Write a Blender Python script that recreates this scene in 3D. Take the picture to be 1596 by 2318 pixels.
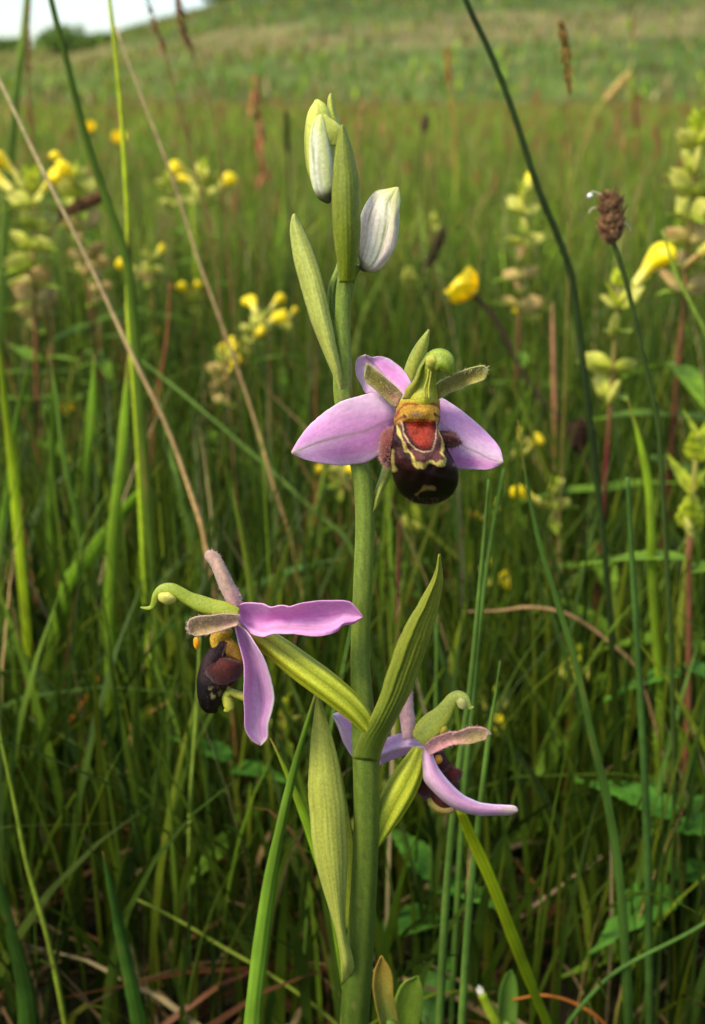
import bpy, math, random
import numpy as np
from mathutils import Vector, Matrix

for o in list(bpy.data.objects):
    bpy.data.objects.remove(o)
scene = bpy.context.scene
COL = scene.collection
rng = np.random.default_rng(7)
random.seed(7)

# ---------------------------------------------------------------- camera
CAM_Z = 0.205
PITCH = math.radians(18.4)            # looking down a little
FPX, CX, CY = 2796.0, 798.0, 1158.5   # focal length and centre in survey units (1596 x 2317)
cam_d = bpy.data.cameras.new('camera')
cam = bpy.data.objects.new('camera', cam_d)
COL.objects.link(cam)
cam.location = (0, 0, CAM_Z)
cam.rotation_euler = (math.pi / 2 - PITCH, 0, 0)
cam_d.sensor_fit = 'VERTICAL'
cam_d.sensor_height = 24.0
cam_d.sensor_width = 24.0
cam_d.lens = 12.0 / (CY / FPX)
cam_d.clip_start = 0.004
cam_d.clip_end = 2000
cam_d.dof.use_dof = True
cam_d.dof.focus_distance = 0.156
cam_d.dof.aperture_fstop = cam_d.lens / 1.42     # a 1.42 mm pupil, as in a phone
scene.camera = cam

# ---------------------------------------------------------------- sky, sun, exposure
SUN_EL, SUN_AZ = math.radians(50), math.radians(-128)   # azimuth from +Y towards +X
world = bpy.data.worlds.new('World')
scene.world = world
world.use_nodes = True
wn = world.node_tree
wn.nodes.clear()
wo = wn.nodes.new('ShaderNodeOutputWorld')
wb = wn.nodes.new('ShaderNodeBackground')
sky = wn.nodes.new('ShaderNodeTexSky')
sky.sky_type = 'NISHITA'
sky.sun_disc = False
sky.sun_elevation = SUN_EL
sky.sun_rotation = SUN_AZ
sky.air_density = 1.0
sky.dust_density = 1.5
sky.ozone_density = 1.0
wb.inputs['Strength'].default_value = 0.135
wn.links.new(sky.outputs[0], wb.inputs[0])
wn.links.new(wb.outputs[0], wo.inputs[0])
sun_d = bpy.data.lights.new('sun', 'SUN')
sun_d.energy = 2.45
sun_d.angle = math.radians(16)
sun_d.color = (1.0, 0.92, 0.76)
sun = bpy.data.objects.new('sun', sun_d)
COL.objects.link(sun)
sd = Vector((math.sin(SUN_AZ) * math.cos(SUN_EL), math.cos(SUN_AZ) * math.cos(SUN_EL), math.sin(SUN_EL)))
sun.rotation_euler = (-sd).to_track_quat('-Z', 'Y').to_euler()
sun.location = (0, 0, 30)
scene.view_settings.view_transform = 'Standard'
scene.view_settings.look = 'None'
scene.view_settings.gamma = 1.0
scene.view_settings.use_curve_mapping = False
scene.view_settings.exposure = 0.98
scene.render.engine = 'CYCLES'
scene.cycles.use_denoising = True
scene.cycles.max_bounces = 8
scene.cycles.diffuse_bounces = 4
scene.cycles.transmission_bounces = 4
scene.cycles.transparent_max_bounces = 4
scene.cycles.sample_clamp_indirect = 4.0

# ---------------------------------------------------------------- helpers
cp, sp = math.cos(PITCH), math.sin(PITCH)


def at(px, py, Y):
    """World point at world distance Y in front of the camera along a surveyed direction."""
    px = np.asarray(px, float); py = np.asarray(py, float); Y = np.asarray(Y, float)
    dx = (px - CX) / FPX
    dy = -(py - CY) / FPX
    wy = cp + dy * sp
    wz = -sp + dy * cp
    k = Y / wy
    return np.stack(np.broadcast_arrays(dx * k, Y, CAM_Z + wz * k), -1)


def proj(P):
    d = P - np.array([0, 0, CAM_Z])
    dep = d[..., 1] * cp - d[..., 2] * sp
    up = d[..., 1] * sp + d[..., 2] * cp
    dep = np.where(np.abs(dep) < 1e-6, 1e-6, dep)
    return CX + FPX * d[..., 0] / dep, CY - FPX * up / dep, dep


def lin(r, g=None, b=None):
    if g is None:
        r, g, b = r
    c = np.array([r, g, b], float) / 255.0
    return np.where(c <= 0.04045, c / 12.92, ((c + 0.055) / 1.055) ** 2.4)


def spline(pts, t):
    """Catmull-Rom through pts, parameter by chord length, t in 0..1."""
    p = np.asarray(pts, float)
    if p.ndim == 1:
        p = p[:, None]
    t = np.asarray(t, float)
    if len(p) == 2:
        return p[0] + (p[1] - p[0]) * t[:, None]
    seg = np.linalg.norm(np.diff(p, axis=0), axis=1) + 1e-9
    u = np.concatenate([[0], np.cumsum(seg)]); u /= u[-1]
    return spline_u(p, u, t)


def spline_u(p, u, t):
    p = np.asarray(p, float); u = np.asarray(u, float)
    m = np.zeros_like(p)
    m[1:-1] = (p[2:] - p[:-2]) / (u[2:] - u[:-2])[:, None]
    m[0] = (p[1] - p[0]) / (u[1] - u[0]); m[-1] = (p[-1] - p[-2]) / (u[-1] - u[-2])
    i = np.clip(np.searchsorted(u, t, side='right') - 1, 0, len(u) - 2)
    h = (u[i + 1] - u[i]); x = (t - u[i]) / h
    x = x[:, None]; h = h[:, None]
    return ((2 * x**3 - 3 * x**2 + 1) * p[i] + (x**3 - 2 * x**2 + x) * h * m[i]
            + (-2 * x**3 + 3 * x**2) * p[i + 1] + (x**3 - x**2) * h * m[i + 1])


def curve1(vals, t):
    v = np.asarray(vals, float)
    u = np.linspace(0, 1, len(v))
    return np.interp(np.asarray(t, float), u, v)


def smooth1(vals, t):
    v = np.asarray(vals, float)[:, None]
    u = np.linspace(0, 1, len(v))
    tt = np.asarray(t, float)
    return spline_u(v, u, tt.ravel())[:, 0].reshape(tt.shape)


WLOC = {}


def wl(o):
    return WLOC.get(o.name, np.zeros(3)) if o is not None else np.zeros(3)


def mesh_data(name, V, F, C=None, smooth=True):
    V = np.ascontiguousarray(V, dtype=np.float32)
    me = bpy.data.meshes.new(name)
    if isinstance(F, np.ndarray) and F.ndim == 2:
        n, k = F.shape
        me.vertices.add(len(V)); me.vertices.foreach_set('co', V.ravel())
        me.loops.add(n * k); me.loops.foreach_set('vertex_index', np.ascontiguousarray(F, dtype=np.int32).ravel())
        me.polygons.add(n)
        me.polygons.foreach_set('loop_start', np.arange(0, n * k, k, dtype=np.int32))
        me.update(calc_edges=True)
    else:
        me.from_pydata([tuple(map(float, v)) for v in V], [], [tuple(map(int, f)) for f in F])
        me.update()
    if smooth:
        me.polygons.foreach_set('use_smooth', np.ones(len(me.polygons), dtype=bool))
    if C is not None:
        C = np.asarray(C, float)
        if C.ndim == 1:
            C = np.broadcast_to(C, (len(V), 3))
        a = me.color_attributes.new('Col', 'FLOAT_COLOR', 'POINT')
        a.data.foreach_set('color', np.concatenate([np.clip(C, 0, 1), np.ones((len(V), 1))], 1).astype(np.float32).ravel())
    return me


def obj(name, V, F, C, mat, parent=None, thick=0.0, smooth=True, label=None):
    V = np.asarray(V, float)
    c = V.mean(0)
    me = mesh_data(name, V - c, F, C, smooth)
    me.materials.append(mat)
    o = bpy.data.objects.new(name, me)
    COL.objects.link(o)
    o.parent = parent
    o.location = Vector(c - wl(parent))
    WLOC[o.name] = c
    if thick:
        m = o.modifiers.new('thickness', 'SOLIDIFY'); m.thickness = thick; m.offset = 0.0
    if label:
        o['label'] = label
    return o


def empty(name, loc, parent=None):
    o = bpy.data.objects.new(name, None)
    o.empty_display_size = 0.01
    COL.objects.link(o)
    loc = np.asarray(loc, float)
    o.parent = parent
    o.location = Vector(loc - wl(parent))
    WLOC[o.name] = loc
    return o


def tag(o, label, cat, group=None, kind=None):
    o['label'] = label; o['category'] = cat
    if group: o['group'] = group
    if kind: o['kind'] = kind
    return o


def grid_faces(nt, ns, closed=False):
    i = np.arange(nt - 1)[:, None]
    if closed:
        j = np.arange(ns)[None, :]; j2 = (j + 1) % ns
    else:
        j = np.arange(ns - 1)[None, :]; j2 = j + 1
    a = i * ns + j; b = i * ns + j2; c = (i + 1) * ns + j2; d = (i + 1) * ns + j
    return np.stack([a, b, c, d], -1).reshape(-1, 4)


# ---------------------------------------------------------------- materials
def make_mat(name, rough=0.55, transl=0.25, spec=0.35, noise=0.25, nscale=900.0, bump=0.15, bscale=2500.0, sheen=0.0, stretch=None, sss=0.0):
    m = bpy.data.materials.new(name)
    m.use_nodes = True
    nt = m.node_tree
    nt.nodes.clear()
    N = nt.nodes.new; Lk = nt.links.new
    out = N('ShaderNodeOutputMaterial')
    at_ = N('ShaderNodeAttribute'); at_.attribute_name = 'Col'
    tc = N('ShaderNodeTexCoord')
    src = tc.outputs['Object']
    if stretch:
        mp = N('ShaderNodeMapping'); mp.inputs['Scale'].default_value = stretch
        Lk(src, mp.inputs[0]); src = mp.outputs[0]
    nz = N('ShaderNodeTexNoise'); nz.inputs['Scale'].default_value = nscale; nz.inputs['Detail'].default_value = 4
    Lk(src, nz.inputs['Vector'])
    mr = N('ShaderNodeMapRange')
    mr.inputs['From Min'].default_value = 0.3; mr.inputs['From Max'].default_value = 0.7
    mr.inputs['To Min'].default_value = 1 - noise; mr.inputs['To Max'].default_value = 1 + noise
    Lk(nz.outputs['Fac'], mr.inputs['Value'])
    mul = N('ShaderNodeVectorMath'); mul.operation = 'SCALE'
    Lk(at_.outputs['Color'], mul.inputs[0]); Lk(mr.outputs[0], mul.inputs['Scale'])
    pb = N('ShaderNodeBsdfPrincipled')
    pb.inputs['Roughness'].default_value = rough
    pb.inputs['Specular IOR Level'].default_value = spec
    if sheen:
        pb.inputs['Sheen Weight'].default_value = sheen
        pb.inputs['Sheen Roughness'].default_value = 0.4
    if sss:
        pb.inputs['Subsurface Weight'].default_value = sss
        pb.inputs['Subsurface Scale'].default_value = 0.0006
        pb.inputs['Subsurface Radius'].default_value = (1.0, 1.0, 0.5)
    Lk(mul.outputs[0], pb.inputs['Base Color'])
    if bump:
        bz = N('ShaderNodeTexNoise'); bz.inputs['Scale'].default_value = bscale; bz.inputs['Detail'].default_value = 3
        Lk(src, bz.inputs['Vector'])
        bp = N('ShaderNodeBump'); bp.inputs['Strength'].default_value = bump; bp.inputs['Distance'].default_value = 0.0004
        Lk(bz.outputs['Fac'], bp.inputs['Height']); Lk(bp.outputs[0], pb.inputs['Normal'])
    if transl:
        tr = N('ShaderNodeBsdfTranslucent'); Lk(mul.outputs[0], tr.inputs['Color'])
        mx = N('ShaderNodeMixShader'); mx.inputs[0].default_value = transl
        Lk(pb.outputs[0], mx.inputs[1]); Lk(tr.outputs[0], mx.inputs[2]); Lk(mx.outputs[0], out.inputs[0])
    else:
        Lk(pb.outputs[0], out.inputs[0])
    return m


M_leaf = make_mat('orchid_leaf', rough=0.44, transl=0.22, noise=0.17, nscale=2600, bump=0.22, bscale=5000)
M_stem = make_mat('orchid_stem', rough=0.38, transl=0.0, noise=0.2, nscale=3600, bump=0.35, bscale=6500, sss=0.12)
M_petal = make_mat('petal', rough=0.62, transl=0.38, spec=0.25, noise=0.08, nscale=2000, bump=0.3, bscale=7000, sheen=0.1)
M_fuzzp = make_mat('hairy_petal', rough=0.8, transl=0.15, spec=0.15, noise=0.22, nscale=1800, bump=0.6, bscale=7000, sheen=0.3)
M_lip = make_mat('velvet_lip', rough=0.26, transl=0.0, spec=0.3, noise=0.35, nscale=3500, bump=0.6, bscale=7000, sheen=0.0)
M_fur = make_mat('flower_hair', rough=0.8, transl=0.3, spec=0.1, noise=0.1, bump=0)
M_bud = make_mat('bud', rough=0.55, transl=0.12, spec=0.3, noise=0.12, nscale=2500, bump=0.22, bscale=6000, sss=0.2)
M_grass = make_mat('grass', rough=0.55, transl=0.35, spec=0.18, noise=0.2, nscale=120, bump=0)
M_stalk = make_mat('stalk', rough=0.62, transl=0.0, spec=0.12, noise=0.2, nscale=400, bump=0.2, bscale=3000)
M_dry = make_mat('dry_stalk', rough=0.8, transl=0.1, spec=0.15, noise=0.3, nscale=500, bump=0.3, bscale=2500)
M_rattle = make_mat('rattle_leaf', rough=0.55, transl=0.35, spec=0.25, noise=0.25, nscale=300, bump=0.2, bscale=2000)
M_yellow = make_mat('yellow_petal', rough=0.4, transl=0.3, spec=0.4, noise=0.1, nscale=400, bump=0)
M_seed = make_mat('seed_head', rough=0.85, transl=0.05, spec=0.15, noise=0.4, nscale=1500, bump=0.6, bscale=3000)
M_bush = make_mat('bush_leaf', rough=0.6, transl=0.3, spec=0.2, noise=0.3, nscale=1.5, bump=0)
M_bark = make_mat('bark', rough=0.9, transl=0.0, spec=0.1, noise=0.3, nscale=12, bump=0.4, bscale=30)


def ground_mat(name, cols, scale, scale2, bump=0.6, bdist=0.01):
    m = bpy.data.materials.new(name); m.use_nodes = True
    nt = m.node_tree; N = nt.nodes.new; Lk = nt.links.new
    pb = nt.nodes['Principled BSDF']
    pb.inputs['Roughness'].default_value = 0.95
    pb.inputs['Specular IOR Level'].default_value = 0.1
    geo = N('ShaderNodeNewGeometry')
    n1 = N('ShaderNodeTexNoise'); n1.inputs['Scale'].default_value = scale; n1.inputs['Detail'].default_value = 8
    n1.inputs['Roughness'].default_value = 0.65
    Lk(geo.outputs['Position'], n1.inputs['Vector'])
    rp = N('ShaderNodeValToRGB')
    els = rp.color_ramp.elements
    while len(els) < len(cols): els.new(0.5)
    for e, (p, c) in zip(els, cols):
        e.position = p; e.color = (*c, 1)
    Lk(n1.outputs['Fac'], rp.inputs[0])
    Lk(rp.outputs[0], pb.inputs['Base Color'])
    n2 = N('ShaderNodeTexNoise'); n2.inputs['Scale'].default_value = scale2; n2.inputs['Detail'].default_value = 6
    Lk(geo.outputs['Position'], n2.inputs['Vector'])
    bp = N('ShaderNodeBump'); bp.inputs['Strength'].default_value = bump; bp.inputs['Distance'].default_value = bdist
    Lk(n2.outputs['Fac'], bp.inputs['Height']); Lk(bp.outputs[0], pb.inputs['Normal'])
    return m


def soil_to_turf(m):
    # bare soil and litter under the orchid, closed turf over the rest of the field
    nt = m.node_tree; N = nt.nodes.new; Lk = nt.links.new
    pb = nt.nodes['Principled BSDF']
    soil = pb.inputs['Base Color'].links[0].from_socket
    geo = N('ShaderNodeNewGeometry')
    ln = N('ShaderNodeVectorMath'); ln.operation = 'LENGTH'; Lk(geo.outputs['Position'], ln.inputs[0])
    mr = N('ShaderNodeMapRange'); mr.inputs['From Min'].default_value = 0.9; mr.inputs['From Max'].default_value = 3.0
    Lk(ln.outputs['Value'], mr.inputs['Value'])
    nz = N('ShaderNodeTexNoise'); nz.inputs['Scale'].default_value = 0.8; nz.inputs['Detail'].default_value = 8
    Lk(geo.outputs['Position'], nz.inputs['Vector'])
    rp = N('ShaderNodeValToRGB'); e = rp.color_ramp.elements
    e[0].position = 0.35; e[0].color = (0.12, 0.155, 0.028, 1); e[1].position = 0.68; e[1].color = (0.21, 0.19, 0.055, 1)
    Lk(nz.outputs['Fac'], rp.inputs[0])
    mx = N('ShaderNodeMix'); mx.data_type = 'RGBA'
    Lk(mr.outputs[0], mx.inputs[0]); Lk(soil, mx.inputs[6]); Lk(rp.outputs[0], mx.inputs[7]); Lk(mx.outputs[2], pb.inputs['Base Color'])
    return m


M_soil = ground_mat('soil', [(0.3, (0.018, 0.012, 0.007)), (0.5, (0.035, 0.028, 0.012)), (0.62, (0.03, 0.04, 0.012)), (0.75, (0.07, 0.05, 0.025))], 60, 220)
M_soil = soil_to_turf(M_soil)


def hill_mat():
    m = bpy.data.materials.new('hill_grass'); m.use_nodes = True
    nt = m.node_tree; N = nt.nodes.new; Lk = nt.links.new
    pb = nt.nodes['Principled BSDF']
    pb.inputs['Roughness'].default_value = 0.95
    pb.inputs['Specular IOR Level'].default_value = 0.1
    geo = N('ShaderNodeNewGeometry')
    sep = N('ShaderNodeSeparateXYZ'); Lk(geo.outputs['Position'], sep.inputs[0])
    n0 = N('ShaderNodeTexNoise'); n0.inputs['Scale'].default_value = 0.09; n0.inputs['Detail'].default_value = 5
    Lk(geo.outputs['Position'], n0.inputs['Vector'])
    ma = N('ShaderNodeMath'); ma.operation = 'MULTIPLY_ADD'
    Lk(n0.outputs['Fac'], ma.inputs[0]); ma.inputs[1].default_value = 3.2
    Lk(sep.outputs['Z'], ma.inputs[2])
    rp = N('ShaderNodeValToRGB')
    mr = N('ShaderNodeMapRange'); mr.inputs['From Min'].default_value = 0.8; mr.inputs['From Max'].default_value = 8.8
    Lk(ma.outputs[0], mr.inputs['Value']); Lk(mr.outputs[0], rp.inputs[0])
    els = rp.color_ramp.elements
    cols = [(0.08, (0.12, 0.13, 0.03)), (0.16, (0.115, 0.155, 0.03)), (0.30, (0.105, 0.15, 0.032)), (0.37, (0.19, 0.165, 0.06)),
            (0.50, (0.18, 0.16, 0.058)), (0.58, (0.085, 0.12, 0.028)), (0.85, (0.06, 0.09, 0.022))]
    while len(els) < len(cols): els.new(0.5)
    for e, (p, c) in zip(els, cols):
        e.position = p; e.color = (*c, 1)
    n1 = N('ShaderNodeTexNoise'); n1.inputs['Scale'].default_value = 0.45; n1.inputs['Detail'].default_value = 10; n1.inputs['Roughness'].default_value = 0.7
    Lk(geo.outputs['Position'], n1.inputs['Vector'])
    m2 = N('ShaderNodeMapRange'); m2.inputs['From Min'].default_value = 0.3; m2.inputs['From Max'].default_value = 0.7
    m2.inputs['To Min'].default_value = 0.45; m2.inputs['To Max'].default_value = 1.6
    Lk(n1.outputs['Fac'], m2.inputs['Value'])
    sc = N('ShaderNodeVectorMath'); sc.operation = 'SCALE'
    Lk(rp.outputs[0], sc.inputs[0]); Lk(m2.outputs[0], sc.inputs['Scale'])
    Lk(sc.outputs[0], pb.inputs['Base Color'])
    bp = N('ShaderNodeBump'); bp.inputs['Strength'].default_value = 0.8; bp.inputs['Distance'].default_value = 0.6
    Lk(n1.outputs['Fac'], bp.inputs['Height']); Lk(bp.outputs[0], pb.inputs['Normal'])
    return m


M_hill = hill_mat()

# ---------------------------------------------------------------- the setting: ground and hill
def sheet(name, xs, ys, zf, mat):
    X, Yg = np.meshgrid(xs, ys)
    V = np.stack([X, Yg, zf(X, Yg)], -1).reshape(-1, 3)
    o = obj(name, V, grid_faces(len(ys), len(xs)), None, mat)
    o['kind'] = 'structure'
    return o


def vnoise(x, y, f, seed=0):
    return (np.sin(x * f + seed) * np.cos(y * f * 1.13 + seed * 1.7) + 0.5 * np.sin(x * f * 2.3 + y * f * 1.9 + seed * 3.1)
            + 0.35 * np.cos(y * f * 4.1 - x * f * 3.3 + seed))


xs = np.concatenate([-np.geomspace(300, 1.0, 24), np.linspace(-0.95, 0.95, 120), np.geomspace(1.0, 300, 24)])
ys = np.concatenate([-np.geomspace(200, 0.6, 16), np.linspace(-0.5, 1.6, 130), np.geomspace(1.65, 34, 30)])
ground = sheet('ground', xs, ys, lambda x, y: 0.0025 * vnoise(x, y, 40) + 0.0012 * vnoise(x, y, 150, 2) - 0.002, M_soil)


def hill_h(x, y):
    x = x * 120.0 / np.maximum(y, 45.0)
    top = np.interp(x, [-260, -90, -50, -34, -24, -13.6, -6, 0, 14, 34, 90, 260],
                    [2.0, 3.0, 3.7, 4.1, 5.2, 8.0, 10.2, 11.6, 15.0, 18.5, 24, 30])
    r = np.clip((y - 26) / 94.0, 0, 1.6)
    ramp = np.where(r < 1, r * r * (3 - 2 * r) * 0.45 + r * 0.55, 1 + (r - 1) * 0.03)
    return top * ramp - 0.12 + vnoise(x, y, 0.21) * 0.22 * np.clip(r * 3, 0, 1) + vnoise(x, y, 0.9, 4) * 0.05 * np.clip(r * 3, 0, 1)


hill = sheet('hill', np.linspace(-260, 260, 261), np.concatenate([np.linspace(24, 130, 120), np.linspace(133, 260, 24)]), hill_h, M_hill)

# ---------------------------------------------------------------- surfaces measured for the orchid
def ribbon(name, L, R, Y, col, mat, parent, nt=36, ns=13, thick=0.00013, label=None, rip=None, seed=0):
    """A leaf or petal between its two edges (base to tip); Y(t, s) is its depth profile."""
    t = np.linspace(0, 1, nt); s = np.linspace(0, 1, ns)
    l = spline(L, t); r = spline(R, t)
    T, S = np.meshgrid(t, s, indexing='ij')
    rj = np.random.default_rng(int(abs(L[1][0]) * 7 + abs(L[1][1])))
    jit = lambda: np.convolve(rj.normal(0, 0.9, nt + 4), np.ones(5) / 3, 'valid')[:, None] * np.sin(np.pi * t)[:, None]
    l = l + jit(); r = r + jit()
    P = l[:, None, :] * (1 - S[..., None]) + r[:, None, :] * S[..., None]
    Yv = Y(T, S) if callable(Y) else np.full(T.shape, Y)
    V = at(P[..., 0], P[..., 1], Yv).reshape(-1, 3)
    C = col(T, S) if callable(col) else np.broadcast_to(col, T.shape + (3,))
    return obj(name, V, grid_faces(nt, ns), C.reshape(-1, 3), mat, parent, thick, label=label)


def loft(name, path, hw, Y, col, mat, parent, dr=1.0, nt=40, nr=24, rad=None, label=None, raw=False):
    """A closed body along a path: hw = half width across the view, dr = its depth over its width."""
    t = np.linspace(0, 1, nt)
    p = np.asarray(path, float)
    seg = np.linalg.norm(np.diff(p, axis=0), axis=1); u = np.concatenate([[0], np.cumsum(seg)]); u /= u[-1]
    pp = spline_u(p, u, t)
    h = np.maximum(spline_u(np.asarray(hw, float)[:, None], u, t)[:, 0], 0.15)
    if np.ndim(Y) == 0:
        Yv = np.full(nt, float(Y))
    else:
        Yv = spline_u(np.asarray(Y, float)[:, None], u, t)[:, 0]
    c = at(pp[:, 0], pp[:, 1], Yv)
    _, _, dep = proj(c)
    hwld = h * dep / FPX
    Tn = np.gradient(c, axis=0); Tn /= np.linalg.norm(Tn, axis=1)[:, None] + 1e-12
    view = c - np.array([0, 0, CAM_Z]); view /= np.linalg.norm(view, axis=1)[:, None]
    lat = np.cross(Tn, view); lat /= np.linalg.norm(lat, axis=1)[:, None] + 1e-12
    nrm = np.cross(lat, Tn)
    nrm *= np.sign((nrm * view).sum(1))[:, None]
    ph = np.linspace(0, 2 * np.pi, nr, endpoint=False)
    T, PH = np.meshgrid(t, ph, indexing='ij')
    k = rad(T, PH) if rad else np.ones(T.shape)
    drv = (np.interp(t, u, dr) if np.ndim(dr) else np.full(nt, dr))[:, None, None]
    V = c[:, None, :] + hwld[:, None, None] * k[..., None] * (lat[:, None, :] * np.cos(PH)[..., None] + drv * nrm[:, None, :] * np.sin(PH)[..., None])
    Vf = V.reshape(-1, 3)
    F = [tuple(f) for f in grid_faces(nt, nr, True)]
    F.append(tuple(range(nr - 1, -1, -1))); F.append(tuple((nt - 1) * nr + np.arange(nr)))
    C = (col(T, PH) if callable(col) else np.broadcast_to(col, T.shape + (3,))).reshape(-1, 3)
    if raw:
        return Vf, F, C
    return obj(name, Vf, F, C, mat, parent, label=label)


def mixc(a, b, f):
    f = np.clip(np.asarray(f, float), 0, 1)[..., None]
    return np.asarray(a) * (1 - f) + np.asarray(b) * f


def fuzz(name, objs, n, length, width, col, parent, seed=1, lay=0.4, region=None):
    """Short hairs standing on the given meshes, one joined mesh."""
    r = np.random.default_rng(seed)
    VV = []; 
    for o in objs:
        me = o.data
        V = np.empty(len(me.vertices) * 3, np.float32); me.vertices.foreach_get('co', V); V = V.reshape(-1, 3).astype(float) + WLOC[o.name]
        Nn = np.empty(len(me.vertices) * 3, np.float32); me.vertices.foreach_get('normal', Nn); Nn = Nn.reshape(-1, 3).astype(float)
        idx = np.arange(len(V))
        if region is not None:
            px, py, _ = proj(V)
            idx = idx[region(px, py)]
        pick = r.choice(idx, n)
        P = V[pick] + r.normal(0, 1e-4, (n, 3))
        side = r.choice([-1.0, 1.0], n)[:, None] if len(me.polygons) and o.modifiers else 1.0
        D = Nn[pick] * side + r.normal(0, lay, (n, 3)); D /= np.linalg.norm(D, axis=1)[:, None]
        l = length * r.uniform(0.5, 1.15, n)[:, None]
        A = np.cross(D, r.normal(0, 1, (n, 3))); A /= np.linalg.norm(A, axis=1)[:, None] + 1e-9
        VV.append(np.stack([P - A * width / 2, P + A * width / 2, P + D * l], 1))
    V = np.concatenate(VV).reshape(-1, 3)
    F = np.arange(len(V)).reshape(-1, 3)
    o = obj(name, V, F, np.asarray(col), M_fur, parent)
    o['kind'] = 'stuff'
    return o


# ================================================================= THE ORCHID
Y0 = 0.151
orchid_base = np.array([at(803, 2317, Y0)[0], Y0, 0.0])
orchid = empty('bee_orchid', orchid_base)
tag(orchid, 'tall flowering orchid with purple sepals, brown furry lips and two closed buds', 'orchid')

G_STEM = lin(124, 142, 38)
# --- stem, from the soil up into the buds
low = proj(np.array([orchid_base + [0.001, 0, 0.001]]))
stem_path = [(float(low[0][0]), float(low[1][0])), (800, 2600), (803, 2317), (815, 2150), (829, 1900), (828, 1720), (821, 1600), (815, 1468), (822, 1300),
             (826, 1180), (820, 1080), (797, 990), (777, 900), (775, 820), (775, 722), (778, 650), (786, 600), (790, 540), (792, 470)]
stem_hw = [30, 32, 33, 31, 29, 30, 26, 21.5, 22, 22, 22, 22, 22, 21, 18, 17, 17, 14, 8]


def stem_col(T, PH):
    c = mixc(lin(66, 84, 22), lin(116, 134, 48), (T - 0.3) / 0.5)  # darker lower half: shade around the stem's foot, painted into its colour
    c = mixc(c, lin(84, 92, 30), np.clip(np.sin(T * 47 + 2 * np.sin(PH * 2)) * np.sin(T * 19 + PH) - 0.3, 0, 1) * 0.5)
    c = mixc(c, lin(120, 110, 60), 0.5 * (np.random.default_rng(3).uniform(size=T.shape) > 0.985))
    return c * (1 + 0.10 * np.sin(PH * 7 + T * 6))[..., None] * (1 + 0.08 * rng.normal(size=T.shape))[..., None]


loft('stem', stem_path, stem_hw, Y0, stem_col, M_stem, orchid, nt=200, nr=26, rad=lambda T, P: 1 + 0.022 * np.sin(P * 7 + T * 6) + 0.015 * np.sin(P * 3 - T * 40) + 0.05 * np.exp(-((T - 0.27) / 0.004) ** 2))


def leafcol(base, tip, edge, nv=7, dark=0.22, tipk=1.3, seed=0):
    """Leaf colour: base to tip, pale margins, darker parallel veins."""
    ph = seed * 1.3

    def f(T, S):
        c = mixc(base, tip, T ** tipk)
        e = np.abs(2 * S - 1) ** 5
        c = mixc(c, edge, e * 0.7)
        rv = random.Random(seed * 17 + nv)
        v = 0.0
        for q in range(nv * 2):
            s0 = (q + 0.5 + rv.uniform(-0.3, 0.3)) / (nv * 2)
            s0 = 0.5 + (s0 - 0.5) * (0.9 + 0.1 * np.sin(np.pi * T))
            v = v + rv.uniform(0.25, 1.0) * np.exp(-((S - s0) / rv.uniform(0.012, 0.024)) ** 2) * (0.6 + 0.4 * np.sin(T * rv.uniform(5, 14) + q))
        v = np.clip(v, 0, 1)
        blot = 1 + 0.09 * np.sin(T * 23 + ph + 3 * np.sin(S * 9)) * np.sin(S * 13 + ph)
        return c * (1 - 1.7 * dark * v * (1 - T * 0.4))[..., None] * blot[..., None]
    return f


def cupY(y0, base=0.0, mid=0.0, tip=0.0, cup=0.001, wave=0.0, asym=0.0, ribs=0.0, nv=7):
    """Depth profile: offsets along the length, convex (cup > 0: the middle is nearer the viewer) across it."""
    def f(T, S):
        d = smooth1([base, mid, tip], T)
        q = 1 - (2 * S - 1) ** 2
        sh = np.sin(np.pi * np.clip(T, 0.02, 1) ** 0.7)
        r = y0 + d - cup * q * (0.25 + 0.75 * sh) + asym * (2 * S - 1) * sh
        r = r + wave * np.sin(T * 11 + S * 2) * (2 * S - 1) ** 2 * sh
        return r + ribs * np.cos(S * nv * 2 * np.pi) * sh
    return f


# --- bracts
ribbon('bract', [(769, 640), (765, 600), (757, 540), (752, 470), (753, 410), (758, 350), (766, 305), (772, 283)],
       [(802, 640), (806, 600), (814, 545), (815, 470), (811, 410), (800, 350), (786, 305), (776, 281)],
       cupY(Y0 - 0.0016, 0.0, -0.0005, 0.0, 0.0016, ribs=0.00006), leafcol(lin(109, 123, 21), lin(135, 144, 50), lin(154, 160, 66), 6, 0.16, seed=1), M_leaf, orchid, nt=44, ns=21)
ribbon('bract', [(768, 905), (758, 858), (740, 815), (706, 732), (683, 655), (666, 590), (657, 525), (660, 496), (664, 484)],
       [(782, 905), (775, 858), (769, 822), (757, 765), (745, 705), (728, 630), (706, 562), (681, 508), (667, 483)],
       lambda T, S: cupY(Y0 - 0.0008, 0.0, 0.0004, 0.0022, 0.0018, asym=-0.0006, ribs=0.00006)(T, S) + 0.001 * np.clip(1 - T / 0.15, 0, 1), leafcol(lin(194, 198, 94), lin(165, 172, 80), lin(200, 204, 110), 6, 0.14, seed=2), M_leaf, orchid, nt=44, ns=21,
       label='pale bract standing away from the upper stem')
ribbon('bract', [(838, 1165), (846, 1120), (872, 1040), (893, 950), (905, 880), (917, 830), (938, 785), (970, 745)],
       [(852, 1150), (872, 1100), (905, 1040), (930, 950), (942, 880), (955, 830), (968, 785), (972, 746)],
       cupY(Y0 + 0.0028, -0.003, 0.0012, 0.001, 0.0012, ribs=0.00005), leafcol(lin(165, 172, 64), lin(188, 192, 76), lin(208, 212, 112), 5, 0.14, seed=3), M_leaf, orchid, nt=44, ns=15)
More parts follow.
